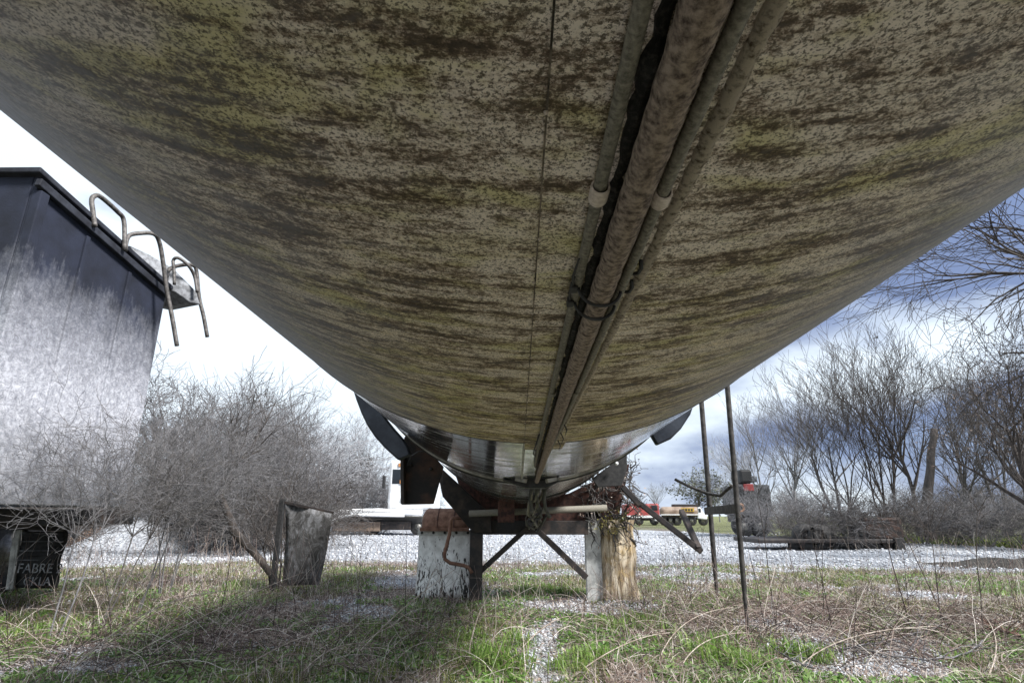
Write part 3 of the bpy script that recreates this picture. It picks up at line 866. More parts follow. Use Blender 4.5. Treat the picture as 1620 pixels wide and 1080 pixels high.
# weathered flap on a post between the two trailers
fp = empty('flap_post', (P(445, 930, 7.4).x, 7.4, 0), 'thin black post carrying a weathered grey hanging flap with twig-like cracks', 'flap post')
pp_ = P(446, 800, 7.4)
MB().box((pp_.x - .03, 7.37, -.05), (pp_.x + .03, 7.43, P(446, 788, 7.4).z)).build('post', M['black'], fp, bevel=.005)
t = NT('cracked_grey_flap')
cr = t.noise(9, 7, 0.75, t.mapped((1, 1, .7), (0, R(20), 0)), 1.2)
M['cflap'] = t.put(t.ramp(cr, [(0.38, (0.03, 0.028, 0.026)), (0.50, (0.085, 0.082, 0.08)), (0.66, (0.24, 0.24, 0.25))]), 0.85, 0.0, cr, 0.8, 0.02)
vs = []
tl, tr, br, bl = P(451, 795, 7.4), P(526, 812, 7.4), P(506, 925, 7.4), P(451, 925, 7.4)
for j in range(11):
    for i in range(9):
        u, v = i / 8, j / 10
        a_ = tl.lerp(tr, u); b_ = bl.lerp(br, u)
        p = a_.lerp(b_, v)
        vs.append((p.x, p.y + .04 * math.sin(u * 6 + v * 4), p.z))
o = MB().add(vs, [(j * 9 + i, j * 9 + i + 1, (j + 1) * 9 + i + 1, (j + 1) * 9 + i) for j in range(10) for i in range(8)]).build('flap', M['cflap'], fp, True)
so = o.modifiers.new('solid', 'SOLIDIFY'); so.thickness = .015
MB().bar(P(446, 793, 7.4), P(528, 811, 7.4), .03, .03).build('top_arm', M['blacksteel'], fp)

# ------------------------------------------------------------------ gravel heap, raised dark strip for a ground shadow
Yh = 17.5
hx = GX(218, Yh)
n = 40
vs, fs = [], []
rr = random.Random(2)
for j in range(n + 1):
    for i in range(n + 1):
        u, v = i / n * 2 - 1, j / n * 2 - 1
        x_, y_ = u * 1.75, v * 1.5
        r_ = math.hypot(u * 1.0, v)
        h = max(0, 1 - r_) ** .9 * 1.05 + (float(fbm(x_, y_, 1.3, 7)) - .5) * .3 * max(0, 1 - r_) + max(0, .55 - math.hypot(u + .42, v)) * .2
        vs.append((hx + x_, Yh + y_, h * .86 - .05))
for j in range(n):
    for i in range(n):
        fs.append((j * (n + 1) + i, j * (n + 1) + i + 1, (j + 1) * (n + 1) + i + 1, (j + 1) * (n + 1) + i))
o = MB().add(vs, fs).build('gravel_pile', M['heap'], None, True)
tag(o, 'low heap of pale grey gravel at the edge of the yard', 'gravel pile')
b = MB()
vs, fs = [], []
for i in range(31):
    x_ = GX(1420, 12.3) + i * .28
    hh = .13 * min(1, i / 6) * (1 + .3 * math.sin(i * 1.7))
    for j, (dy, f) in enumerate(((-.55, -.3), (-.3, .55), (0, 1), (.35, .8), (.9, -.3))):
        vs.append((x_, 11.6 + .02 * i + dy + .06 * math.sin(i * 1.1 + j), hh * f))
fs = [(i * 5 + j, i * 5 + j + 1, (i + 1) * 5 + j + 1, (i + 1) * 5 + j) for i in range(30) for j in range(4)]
M['shadowtone'] = worn('painted_shadow_tone', (0.014, 0.012, 0.010), (0.055, 0.05, 0.042), 0.9, 0.0, 8, bump=.8, bdist=.03)  # near-black colour paints the shadow band; the low strip only carries it
o = b.add(vs, fs).build('shadow_strip', M['shadowtone'], None, True)
tag(o, 'low dark strip painted in as a shadow band along the gravel track', 'bank', kind='structure')

# ------------------------------------------------------------------ vehicles beyond the yard
# white flatbed truck, cab half hidden behind the hanger plate
Yt = 28.0
wt = empty('flatbed_truck', (GX(610, Yt), Yt, 0), 'white flatbed truck with rounded rear fender and amber marker lights', 'truck')
def bx(par, nm, u0, v0, u1, v1, Y, dep, mat, bev=.03):
    a, c_ = P(u0, v1, Y), P(u1, v0, Y)
    return MB().box((a.x, Y, a.z), (c_.x, Y + dep, c_.z)).build(nm, mat, par, False, bev)
pts = [P(506, 838, Yt), P(512, 824, Yt), P(522, 814, Yt), P(540, 809, Yt), P(600, 808, Yt), P(668, 812, Yt)]
MB().tube(pts, .13, 10).build('fender_rim', M['white'], wt, True)
pts = [P(520, 836, Yt - .1), P(527, 824, Yt - .1), P(538, 817, Yt - .1), P(560, 814, Yt - .1), P(640, 815, Yt - .1)]
MB().tube(pts, .08, 10).build('inner_rim', M['white'], wt, True)
bx(wt, 'deck', 535, 806, 668, 812, Yt + .2, 2.1, M['white'])
bx(wt, 'underbody', 538, 817, 668, 827, Yt + .3, 1.8, M['black'])
bx(wt, 'side_box', 526, 825, 602, 840, Yt + .15, .5, M['tan'])
bx(wt, 'tool_box', 602, 824, 650, 838, Yt + .12, .5, M['blacksteel'])
bx(wt, 'cab', 612, 728, 690, 806, Yt + .25, 2.0, M['white'], .12)
bx(wt, 'window', 620, 742, 660, 765, Yt + .235, .03, M['glass'])
for u, v in ((632, 735), (636, 790), (634, 762)):
    bx(wt, 'marker_light', u - 2, v - 3, u + 2, v + 3, Yt + .2, .06, M['amber'], .01)
for u in (585, 660):
    wheel(wt, (P(u, 838, Yt).x, Yt + .45, .42), .42, .28, 'y')
bx(wt, 'mirror', 604, 752, 610, 772, Yt + .1, .12, M['black'])

# red truck
Yr = 58.0
rt = empty('red_truck', (GX(1020, Yr), Yr, 0), 'red cab truck with white stripe parked across the gravel yard', 'truck')
bx(rt, 'body', 990, 797, 1028, 818, Yr, 2.3, M['red'], .12)
bx(rt, 'cab', 1028, 796, 1043, 820, Yr + .05, 2.2, M['red'], .2)
bx(rt, 'window', 1031, 799, 1040, 807, Yr + .03, .04, M['glass'], .01)
bx(rt, 'stripe', 990, 815, 1043, 818.5, Yr - .04, .03, M['white'], .005)
bx(rt, 'chassis', 992, 818, 1043, 823, Yr + .2, 1.9, M['blacksteel'], .03)
bx(rt, 'bumper', 1036, 819, 1046, 824, Yr + .02, 2.2, M['white'], .04)
for u in (1000, 1012, 1036):
    wheel(rt, (P(u, 824, Yr).x, Yr + .25, .42), .42, .3, 'y')
# tan tank truck
Yk = 56.0
kt = empty('tank_truck', (GX(1085, Yk), Yk, 0), 'tan tank truck with black roof walkway and yellow sign panel', 'truck')
a, c_ = P(1046, 817, Yk), P(1108, 801, Yk)
rad_ = (c_.z - a.z) / 2
L_ = c_.x - a.x
prof = [(0, .01), (.05, rad_ * .6), (.2, rad_ * .93), (.35, rad_), (L_ - .35, rad_), (L_ - .2, rad_ * .93), (L_ - .05, rad_ * .6), (L_, .01)]
MB().lathe(prof, (a.x, Yk + rad_, (a.z + c_.z) / 2), 'x', 28).build('tank', M['tan'], kt, True)
bx(kt, 'roof_walkway', 1066, 797, 1104, 801.5, Yk + .5, .9, M['blacksteel'], .03)
sg = bx(kt, 'sign_panel', 1078, 803, 1098, 809, Yk - .06, .05, M['yellow'], .01)
for k in range(4):
    bx(sg, 'lettering', 1080 + k * 4.4, 804.4, 1082.6 + k * 4.4, 807.8, Yk - .075, .012, M['black'], .002)
bx(kt, 'catwalk', 1046, 813, 1104, 814.5, Yk - .15, .2, M['white'], .01)
bx(kt, 'chassis', 1044, 818, 1118, 821.5, Yk + .3, 1.4, M['blacksteel'], .03)
cabp = [P(1104, 820, Yk), P(1104, 802, Yk), P(1109, 802, Yk), P(1113, 811, Yk), P(1119, 814, Yk), P(1119, 822, Yk)]
MB().prism(cabp, (0, 2.2, 0)).build('cab', M['white'], kt, bevel=.08)
bx(kt, 'window', 1105.5, 804, 1108.5, 810, Yk - .02, .03, M['glass'], .01)
for u in (1052, 1062, 1072, 1096, 1114):
    wheel(kt, (P(u, 824, Yk).x, Yk + .3, .44), .44, .3, 'y')
# dark tractor cab behind the post frame
Yd = 26.0
dt = empty('dark_truck', (GX(1190, Yd), Yd, 0), 'dark grey truck with red lamp and orange ring standing before bare trees', 'truck')
bx(dt, 'sleeper', 1172, 742, 1189, 764, Yd, 1.2, M['black'], .1)
bx(dt, 'visor', 1188, 752, 1198, 762, Yd + .1, 1.0, M['galv'], .05)
bx(dt, 'tail_lamp', 1178, 765, 1192, 776, Yd - .05, .12, M['red'], .02)
bx(dt, 'body', 1172, 766, 1218, 814, Yd + .15, 2.2, M['cflap'], .08)
bx(dt, 'skirt', 1174, 812, 1216, 826, Yd + .3, 1.8, M['blacksteel'], .05)
c = P(1171, 803, Yd - .1)
ringp = [c + Vector((.16 * math.cos(2 * PI * k / 20), 0, .16 * math.sin(2 * PI * k / 20))) for k in range(21)]
MB().tube(ringp, .05, 8).build('orange_ring', M['amber'], dt, True)
for u in (1182, 1208):
    wheel(dt, (P(u, 838, Yd).x, Yd + .45, .48), .48, .3, 'y')
# derelict low trailer overgrown by shrubs
Yq = 16.5
lt = empty('low_trailer', (GX(1330, Yq), Yq, 0), 'derelict black low trailer sunk among leafless shrubs beside the track', 'trailer')
bx(lt, 'deck', 1200, 852, 1432, 859, Yq, 1.9, M['blacksteel'], .03)
bx(lt, 'headboard', 1372, 818, 1426, 853, Yq + .1, .9, M['rustblack'], .06)
bx(lt, 'frame_rail', 1250, 857, 1420, 866, Yq + .2, .15, M['black'], .02)
for u, v in ((1280, 842), (1300, 842), (1385, 842), (1408, 842)):
    wheel(lt, (P(u, v, Yq).x, Yq + .25, .34), .34, .26, 'y', 'blacksteel')
bx(lt, 'landing_foot', 1420, 850, 1430, 872, Yq - .05, .12, M['black'], .02)
bx(lt, 'foot_plate', 1412, 869, 1440, 873, Yq - .12, .3, M['black'], .01)
# snag
sg_ = P(1466, 800, 21); st_ = P(1478, 678, 21)
sn = MB()
rr = random.Random(3)
pts = [Vector((sg_.x - .1, 21, -.1))] + [sg_.lerp(st_, k / 8) + Vector((rr.uniform(-.03, .03), 0, 0)) for k in range(9)]
o = sn.tube(pts, [.2, .17, .16, .15, .14, .13, .13, .12, .115, .11], 12).build('dead_snag', M['bark_dark'], None, True)
tag(o, 'straight black broken-off trunk standing among the bare trees', 'snag')

# ------------------------------------------------------------------ bare trees and shrubs
class Tree:
    """polylines with radii, turned into one tube mesh per part"""
    def __init__(self, seed):
        self.r = random.Random(seed)
        self.trunk, self.twigs, self.tips = [], [], []
    def limb(self, p, d, ln, rad, lev, maxlev, up, wig, kids, spread, seg=5, taper=.35, part=None, ratio=(.45, .75)):
        r = self.r
        pts, rads = [p.copy()], [rad]
        d = d.normalized()
        q = p.copy()
        for i in range(seg):
            d = (d + Vector((r.gauss(0, wig), r.gauss(0, wig), r.gauss(0, wig) + up * .18))).normalized()
            q = q + d * (ln / seg)
            pts.append(q.copy())
            rads.append(rad * (1 - (1 - taper) * (i + 1) / seg))
        (self.trunk if (part or ('t' if lev == 0 else 'c')) == 't' else self.twigs).append((pts, rads))
        if lev >= maxlev:
            self.tips.append((q, d))
            return
        n = kids[min(lev, len(kids) - 1)]
        for k in range(n):
            f = r.uniform(.28 if lev == 0 else .15, 1.0) if k else 1.0
            i = min(int(f * seg), seg - 1)
            a = pts[i].lerp(pts[i + 1], f * seg - i)
            base = (pts[i + 1] - pts[i]).normalized()
            s = base.orthogonal().normalized()
            s = Matrix.Rotation(r.uniform(0, 2 * PI), 3, base) @ s
            ang = r.gauss(spread, spread * .3)
            nd = base * math.cos(ang) + s * math.sin(ang)
            rr_ = rads[i] * r.uniform(.5, .75)
            self.limb(a, nd, ln * r.uniform(*ratio), max(rr_, .0022), lev + 1, maxlev, up, wig * 1.12, kids, spread, max(3, seg - 1), taper, None, ratio)
def tubes_mesh(name, lines, minr):
    V, Fq, off = [], [], 0
    for pts, rads in lines:
        n = 6 if rads[0] > .05 else (4 if rads[0] > .015 else 3)
        m = len(pts)
        P_ = np.array([tuple(p) for p in pts])
        D = np.gradient(P_, axis=0)
        D /= np.linalg.norm(D, axis=1, keepdims=True) + 1e-9
        ref = np.array([.31, .87, .38]) if abs(D[0] @ np.array([.31, .87, .38])) < .9 else np.array([.9, -.2, .3])
        S = np.cross(D, ref); S /= np.linalg.norm(S, axis=1, keepdims=True) + 1e-9
        U = np.cross(S, D)
        a = np.arange(n) * 2 * PI / n
        rd = np.maximum(np.array(rads), minr)[:, None, None]
        ringv = P_[:, None, :] + rd * (S[:, None, :] * np.cos(a)[None, :, None] + U[:, None, :] * np.sin(a)[None, :, None])
        V.append(ringv.reshape(-1, 3))
        i, k = np.meshgrid(np.arange(m - 1), np.arange(n), indexing='ij')
        k2 = (k + 1) % n
        Fq.append(np.stack([i * n + k, i * n + k2, (i + 1) * n + k2, (i + 1) * n + k], -1).reshape(-1, 4) + off)
        off += m * n
    return np_mesh(name, np.concatenate(V), np.concatenate(Fq), 4)

def tree_mesh(kind, seed):
    T = Tree(seed)
    if kind == 'clump':                    # several ascending stems from one root
        for k in range(5):
            a = T.r.uniform(0, 2 * PI)
            T.limb(Vector((.2 * math.cos(a), .2 * math.sin(a), -.1)), Vector((.20 * math.cos(a), .20 * math.sin(a), 1)), T.r.uniform(5, 6.6), T.r.uniform(.07, .12), 0, 4, .45, .07, [6, 4, 4, 3], .5, 7)
    elif kind == 'tall':
        T.limb(Vector((0, 0, -.1)), Vector((.03, 0, 1)), 7.0, .17, 0, 4, .42, .05, [13, 5, 4, 3], .58, 9)
    elif kind == 'shrub':
        for k in range(13):
            a = T.r.uniform(0, 2 * PI)
            T.limb(Vector((.25 * math.cos(a), .25 * math.sin(a), -.05)), Vector((.75 * math.cos(a), .75 * math.sin(a), 1)), T.r.uniform(1.5, 2.5), T.r.uniform(.014, .03), 0, 3, .10, .15, [8, 5, 4], .75, 6)
    elif kind == 'sapling':
        for k in range(2):
            a = T.r.uniform(0, 2 * PI)
            base = Vector((.06 * math.cos(a), .06 * math.sin(a), -.05))
            d = Vector((.22 * math.cos(a), .22 * math.sin(a), 1))
            T.limb(base, d, 1.1, .010, 0, 0, .1, .05, [0], .5, 5, .8)
            e = T.trunk[-1][0][-1]
            for j in range(7):
                T.limb(e, d + Vector((T.r.gauss(0, .45), T.r.gauss(0, .45), 0)), T.r.uniform(.7, 1.1), .007, 1, 4, .05, .16, [0, 6, 4, 3], .8, 6)
    elif kind == 'gnarled':
        T.limb(Vector((0, 0, -.1)), Vector((.1, 0, 1)), 3.6, .13, 0, 4, .12, .14, [12, 6, 5, 4], .8, 8)
    elif kind == 'budding':
        T.limb(Vector((0, 0, -.1)), Vector((-.2, 0, 1)), 4.2, .14, 0, 4, .30, .09, [11, 6, 4, 3], .7, 8)
    lo = {'tall': .009, 'clump': .009, 'sapling': .0018}.get(kind, .007)
    return tubes_mesh(kind + '_trunk', T.trunk, lo), tubes_mesh(kind + '_crown', T.twigs, lo), T
def leaves_mesh(name, tips, size, per, seed, spread):
    r = np.random.default_rng(seed)
    B = np.array([tuple(p) for p, d in tips])
    B = np.repeat(B, per, 0) + r.normal(0, spread, (len(B) * per, 3))
    n = len(B)
    a = r.normal(0, 1, (n, 3)); a /= np.linalg.norm(a, axis=1, keepdims=True)
    b_ = r.normal(0, 1, (n, 3)); b_ -= a * (a * b_).sum(1, keepdims=True); b_ /= np.linalg.norm(b_, axis=1, keepdims=True)
    s = size * r.uniform(.6, 1.4, (n, 1))
    V = np.stack([B - a * s, B + b_ * s * .5, B + a * s, B - b_ * s * .5], 1)
    return np_mesh(name, V, np.arange(n * 4), 4)

kinds = {}
for k, s_ in (('clump', 11), ('clump', 12), ('tall', 21), ('tall', 22), ('shrub', 31), ('shrub', 32), ('shrub', 33), ('gnarled', 41), ('gnarled', 42), ('budding', 51), ('sapling', 61), ('sapling', 62)):
    kinds.setdefault(k, []).append(tree_mesh(k, s_))
bud_me = leaves_mesh('buds', kinds['budding'][0][2].tips, .030, 3, 5, .035)
import zlib
TREE_N = [0]
def add_tree(kind, var, u, Y, h, mat, label, group, rz=None, nm=None, lean=0.0, wide=1.0):
    TREE_N[0] += 1
    tm, cm, T = kinds[kind][var]
    zs = max(v.co.z for v in cm.vertices) if not hasattr(T, 'top') else T.top
    T.top = zs
    s = h / zs
    e = empty(nm or ('bare_shrub' if kind == 'shrub' else 'bare_tree'), (GX(u, Y), Y, float(height(GX(u, Y), Y))), label, 'shrub' if kind == 'shrub' else 'tree', group, rz if rz is not None else TREE_N[0] * 2.399)
    e.rotation_euler[1] = lean
    e.scale = (s * wide, s * wide, s)
    for n_, me_ in (('stems' if kind == 'shrub' else 'trunk', tm), ('crown', cm)):
        o = bpy.data.objects.new(n_, me_)
        o.parent = e
        C.objects.link(o)
        if not me_.materials: me_.materials.append(M[mat])
        o.material_slots[0].link = 'OBJECT'
        o.material_slots[0].material = M[mat]
    if kind == 'budding':
        if not bud_me.materials: bud_me.materials.append(M['bud'])
        o = bpy.data.objects.new('buds', bud_me); o.parent = e; C.objects.link(o); o['kind'] = 'stuff'
    return e
GR = 'bare trees beyond the track'
add_tree('tall', 0, 1212, 44, 10.8, 'bark_grey', 'tall pale bare tree rising behind the dark grey truck', GR)
add_tree('tall', 1, 1180, 60, 9.5, 'bark_pale', 'slim pale bare tree far behind the post frame', GR)
add_tree('clump', 0, 1335, 27, 9.0, 'bark_mid', 'many-stemmed bare tree beside the derelict low trailer, lower than its neighbour', GR)
add_tree('clump', 1, 1402, 25, 9.9, 'bark_dark', 'tall many-stemmed dark bare tree directly behind the low trailer', GR)
add_tree('tall', 1, 1448, 24, 8.9, 'bark_dark', 'dark single-trunk bare tree next to the broken snag', GR)
add_tree('tall', 1, 1262, 34, 8.4, 'bark_grey', 'grey single-trunk bare tree between dark truck and low trailer', GR)
add_tree('tall', 0, 1528, 22, 7.6, 'bark_mid', 'bare forked tree standing right of the broken snag', GR)
add_tree('clump', 1, 1590, 24, 8.0, 'bark_mid', 'brown bare tree clump under the budding tree', GR)
add_tree('tall', 1, 1640, 20, 7.5, 'bark_dark', 'dark bare tree at the bend of the gravel track', GR)
add_tree('budding', 0, 1640, 13.0, 6.2, 'bark_dark', 'tree with opening brown buds on arching boughs over the track', GR, 0.3)
# tree whose long bough reaches over the track
T = Tree(77)
root = Vector((GX(1815, 9.5), 9.5, -.1))
T.limb(root, Vector((-.02, 0, 1)), 5.6, .20, 0, 0, .3, .03, [0], .5, 8)
for (v, ln, dz, seed) in ((430, 2.9, .30, 1), (390, 3.0, .45, 2), (330, 2.4, .55, 3), (500, 1.8, .1, 5)):
    st = P(1798, v + 60, 9.5)
    T.limb(st, Vector((-1, -.1 + .08 * seed, dz)), ln, .042, 1, 4, -.06, .10, [0, 10, 5, 4], .5, 10)
ot = empty('overhanging_tree', (root.x, root.y, 0), 'bare tree reaching long drooping boughs across the pale sky', 'tree')
for n_, ln_ in (('trunk', T.trunk), ('boughs', T.twigs)):
    me_ = tubes_mesh(n_, ln_, .0045)
    link(n_, me_, M['bark_dark'], ot)
# left side
GL = 'bare trees beyond the yard'
left_trees = [
 ('tall', 0, 572, 42, 640, 'bark_grey', 'slender grey bare tree behind the white flatbed truck', 1.0),
 ('gnarled', 0, 450, 22, 600, 'bark_grey', 'gnarled grey bare tree rising above the flap post', 1.15),
 ('gnarled', 1, 395, 20, 618, 'bark_mid', 'gnarled brown bare tree behind the leaning dark trunk', 1.2),
 ('gnarled', 0, 330, 21, 575, 'bark_pale', 'tall pale twiggy tree just past the hopper trailer end', 1.2),
 ('clump', 0, 360, 28, 570, 'bark_grey', 'many-stemmed grey tree past the hopper trailer end', 1.3),
 ('gnarled', 1, 505, 33, 655, 'bark_mid', 'low gnarled brown tree just behind the white flatbed truck', 1.3),
 ('clump', 1, 545, 36, 690, 'bark_grey', 'small grey tree clump right behind the white truck deck', 1.3),
 ('gnarled', 0, 265, 23, 545, 'bark_grey', 'grey twiggy tree behind the gravel pile, half hidden by hopper trailer', 1.2),
 ('clump', 1, 420, 31, 600, 'bark_mid', 'brown many-stemmed tree between leaning trunk and flap post', 1.4),
 ('gnarled', 1, 295, 18, 640, 'bark_mid', 'dark twiggy tree close beside the gravel pile', 1.3),
 ('gnarled', 0, 480, 30, 630, 'bark_pale', 'pale spreading tree behind the flap post arm', 1.4),
 ('gnarled', 1, 355, 26, 600, 'bark_grey', 'broad grey tree deep in the thicket past the gravel pile', 1.5),
 ('clump', 0, 470, 38, 625, 'bark_pale', 'pale many-stemmed tree at the back of the thicket', 1.5),
 ('gnarled', 0, 590, 38, 735, 'bark_grey', 'low grey tree touching the white cab', 1.5),
 ('gnarled', 1, 430, 17, 700, 'bark_mid', 'low brown twiggy tree in front of the thicket by the flap post', 1.5),
 ('gnarled', 1, 310, 15.5, 640, 'bark_grey', 'grey twiggy tree in front of the thicket by the hopper trailer end', 1.6),
 ('gnarled', 0, 375, 16.5, 655, 'bark_grey', 'grey twiggy tree in front of the thicket, left of the flap post', 1.6),
 ('gnarled', 1, 475, 19, 690, 'bark_grey', 'low grey twiggy tree right behind the flap panel', 1.6),
 ('gnarled', 0, 345, 24, 660, 'bark_dark', 'low dark twiggy tree in the heart of the thicket', 1.7),
 ('gnarled', 0, 530, 34, 715, 'bark_mid', 'low brown twiggy tree behind the white truck fender', 1.5)]
for (k, v_, u, Y, vt_, mt_, lb, wd) in left_trees:
    add_tree(k, v_, u, Y, P(u, vt_, Y).z, mt_, lb, GL, None, None, 0, wd)
saps = [(275, 7.0, 560, 'bark_grey', 'tall grey sapling veiling the far lower edge of the hopper trailer'),
        (120, 4.7, 575, 'bark_grey', 'spindly grey sapling against the haze-painted side of the hopper trailer'),
        (180, 5.1, 590, 'bark_mid', 'brown spindly sapling before the middle of the hopper trailer'),
        (235, 5.7, 570, 'bark_grey', 'spindly sapling before the far end of the hopper trailer'),
        (285, 7.5, 610, 'bark_grey', 'spindly grey sapling just past the hopper trailer')]
for k, (u, Y, vt_, mt_, lb) in enumerate(saps):
    add_tree('sapling', k % 2, u, Y, P(u, vt_, Y).z, mt_, lb, 'saplings along the hopper trailer', None, 'bare_sapling', 0, 1.1)
# far low woods along the yard's edge
far_w = [(1005, 95, 6.0, 'low bare tree on the skyline behind the red truck'), (1040, 110, 7.5, 'small bare tree on the skyline over the red truck cab'), (1138, 85, 6.5, 'bare tree on the skyline between the two dark posts'), (1155, 100, 8.0, 'thin bare tree on the skyline close to the nearer dark post'), (690, 90, 6.5, 'bare tree on the skyline seen past the hanger plate')]
for k, (u, Y, h, lb) in enumerate(far_w):
    add_tree('tall', k % 2, u, Y, h, 'bark_grey', lb, 'trees on the skyline')
# evergreen behind the tank truck
tm, cm, T = kinds['gnarled'][1]
ev = empty('evergreen_tree', (GX(1098, 68), 68, 0), 'dark green bushy tree behind the tan tank truck', 'tree')
ev.scale = (1.15, 1.15, .95)
for n_, me_ in (('trunk', tm), ('branches', cm)):
    o = bpy.data.objects.new(n_, me_); o.parent = ev; C.objects.link(o)
    o.material_slots[0].link = 'OBJECT'; o.material_slots[0].material = M['bark_mid']
o = link('foliage', leaves_mesh('foliage', T.tips, .13, 1, 9, .12), M['needle']); o.parent = ev; o['kind'] = 'stuff'

# shrubs: label, u, distance, height, tone
shr = [
 (300, 22, 2.5, 'bark_dark', 'dark leafless shrub on the left flank of the gravel pile'), (345, 22, 2.4, 'bark_dark', 'very dark leafless shrub shading the right foot of the gravel pile'),
 (400, 18.5, 2.5, 'bark_mid', 'brown leafless shrub behind the leaning dark trunk'), (460, 18, 2.5, 'bark_dark', 'wide dark leafless shrub behind the flap post'),
 (250, 23, 2.9, 'bark_grey', 'grey leafless shrub just left of the gravel pile'),
 (560, 34, 3.6, 'bark_grey', 'grey leafless shrub behind the white truck deck'), (600, 33, 3.6, 'bark_grey', 'grey leafless shrub close behind the white cab'),
 (130, 21, 2.7, 'bark_grey', 'grey leafless shrub under the hopper trailer, beside the russet grass'), (60, 12, 1.7, 'bark_dark', 'dark leafless shrub behind the printed mud flap'),
 (205, 23, 2.9, 'bark_dark', 'dark leafless shrub beneath the hopper trailer body'), (430, 26, 3.6, 'bark_grey', 'tall grey shrub thicket behind the brown one'),
 (110, 20, 2.6, 'bark_mid', 'brown leafless shrub past the printed mud flap'), (20, 14, 2.4, 'bark_mid', 'brown leafless shrub at the hopper trailer wheels'),
 (345, 16.5, 2.4, 'bark_mid', 'wide brown shrub right of the gravel pile'), (375, 15, 2.2, 'bark_mid', 'brown leafless shrub close behind the leaning trunk'),
 (445, 15.5, 2.4, 'bark_mid', 'brown leafless shrub close behind the flap post'),
 (290, 20, 3.0, 'bark_pale', 'tall pale shrub rising behind the gravel pile'),
 (1240, 22, 2.3, 'bark_grey', 'grey leafless shrub beside the dark grey truck'), (1290, 17.2, 1.5, 'bark_mid', 'brown leafless shrub growing through the low trailer deck'),
 (1335, 17.6, 2.0, 'bark_grey', 'grey leafless shrub arching over the middle of the low trailer'), (1395, 17.4, 2.1, 'bark_dark', 'dense dark shrub growing round the low trailer headboard'),
 (1450, 20, 2.1, 'bark_grey', 'grey leafless shrub at the foot of the broken snag'), (1500, 19, 1.9, 'bark_mid', 'brown leafless shrub on the grass past the low trailer'),
 (1550, 18, 1.8, 'bark_grey', 'low grey shrub under the forked tree'), (1605, 17, 1.9, 'bark_mid', 'brown shrub on the outer bend of the track'),
 (1480, 27, 3.2, 'bark_grey', 'tall grey thicket behind the broken snag'),
 (1570, 25, 3.0, 'bark_grey', 'tall grey thicket behind the forked tree'),
 (1225, 50, 4.2, 'bark_grey', 'far grey thicket past the dark grey truck')]
for k, (u, Y, h, mt_, lb) in enumerate(shr):
    add_tree('shrub', k % 3, u, Y, h, mt_, lb, 'leafless shrubs', None, None, 0, 1.25)

# leaning dark trunk by the flap post
T = Tree(91)
b0, b1 = P(442, 925, 7.9), P(372, 842, 7.9)
pts = [Vector((b0.x, b0.y, -.05)), b0, b0.lerp(b1, .5) + Vector((.03, 0, 0)), b1, b1 + Vector((-.30, .1, .45)), b1 + Vector((-.38, .2, 1.0))]
T.trunk.append((pts, [.045, .05, .06, .075, .05, .03]))
for k in range(9):
    f = T.r.uniform(.5, 1)
    T.limb(pts[3].lerp(pts[5], f), Vector((T.r.uniform(-.4, 1), T.r.uniform(-.3, .5), T.r.uniform(.3, 1))), T.r.uniform(.6, 1.2), .018, 1, 3, .1, .13, [0, 6, 4], .7, 6)
for k in range(5):
    T.limb(b0 + Vector((.05 * k - .1, 0, -.1)), Vector((-.12 + .05 * k, 0, 1)), T.r.uniform(.8, 1.5), .014, 1, 3, .2, .08, [0, 5, 3], .5, 6)
lt2 = empty('leaning_tree', (b0.x, b0.y, 0), 'small tree with dark trunk leaning away from the flap post', 'tree')
link('trunk', tubes_mesh('trunk', T.trunk, .003), M['bark_dark'], lt2, True)
link('crown', tubes_mesh('crown', T.twigs, .003), M['bark_dark'], lt2)

# dead vines heaped on the right landing leg
T = Tree(95)
for k in range(150):
    u_, v_ = T.r.uniform(930, 1000), T.r.uniform(735, 850)
    p = P(u_, v_, 6.72 + T.r.uniform(0, .3))
    a = T.r.gauss(PI / 2, .7) * (1 if T.r.random() < .6 else -1)
    T.limb(p, Vector((math.cos(a) * .7, T.r.uniform(-.2, .2), math.sin(a))), T.r.uniform(.12, .32), .012, 1, 2, 0, .3, [0, 3], .7, 6)
vt = empty('vine_tangle', (P(965, 830, 6.8).x, 6.8, 0), 'upright tangle of dead brown vines climbing above the timber prop', 'vines')
link('stems', tubes_mesh('stems', T.twigs, .003), M['bark_mid'], vt)
o = link('dry_leaves', leaves_mesh('dry_leaves', T.tips, .016, 1, 4, .03), M['litter'], vt)
o['kind'] = 'stuff'
mo = leaves_mesh('moss', [(P(T.r.gauss(975, 14), T.r.gauss(822, 10), 6.72), None) for k in range(60)], .012, 5, 6, .02)
M['moss'] = leafmat('yellow_moss', [(0.0, (0.10, 0.09, 0.02)), (1.0, (0.25, 0.22, 0.06))], 0.9)
o = link('moss', mo, M['moss'], vt)
o['kind'] = 'stuff'

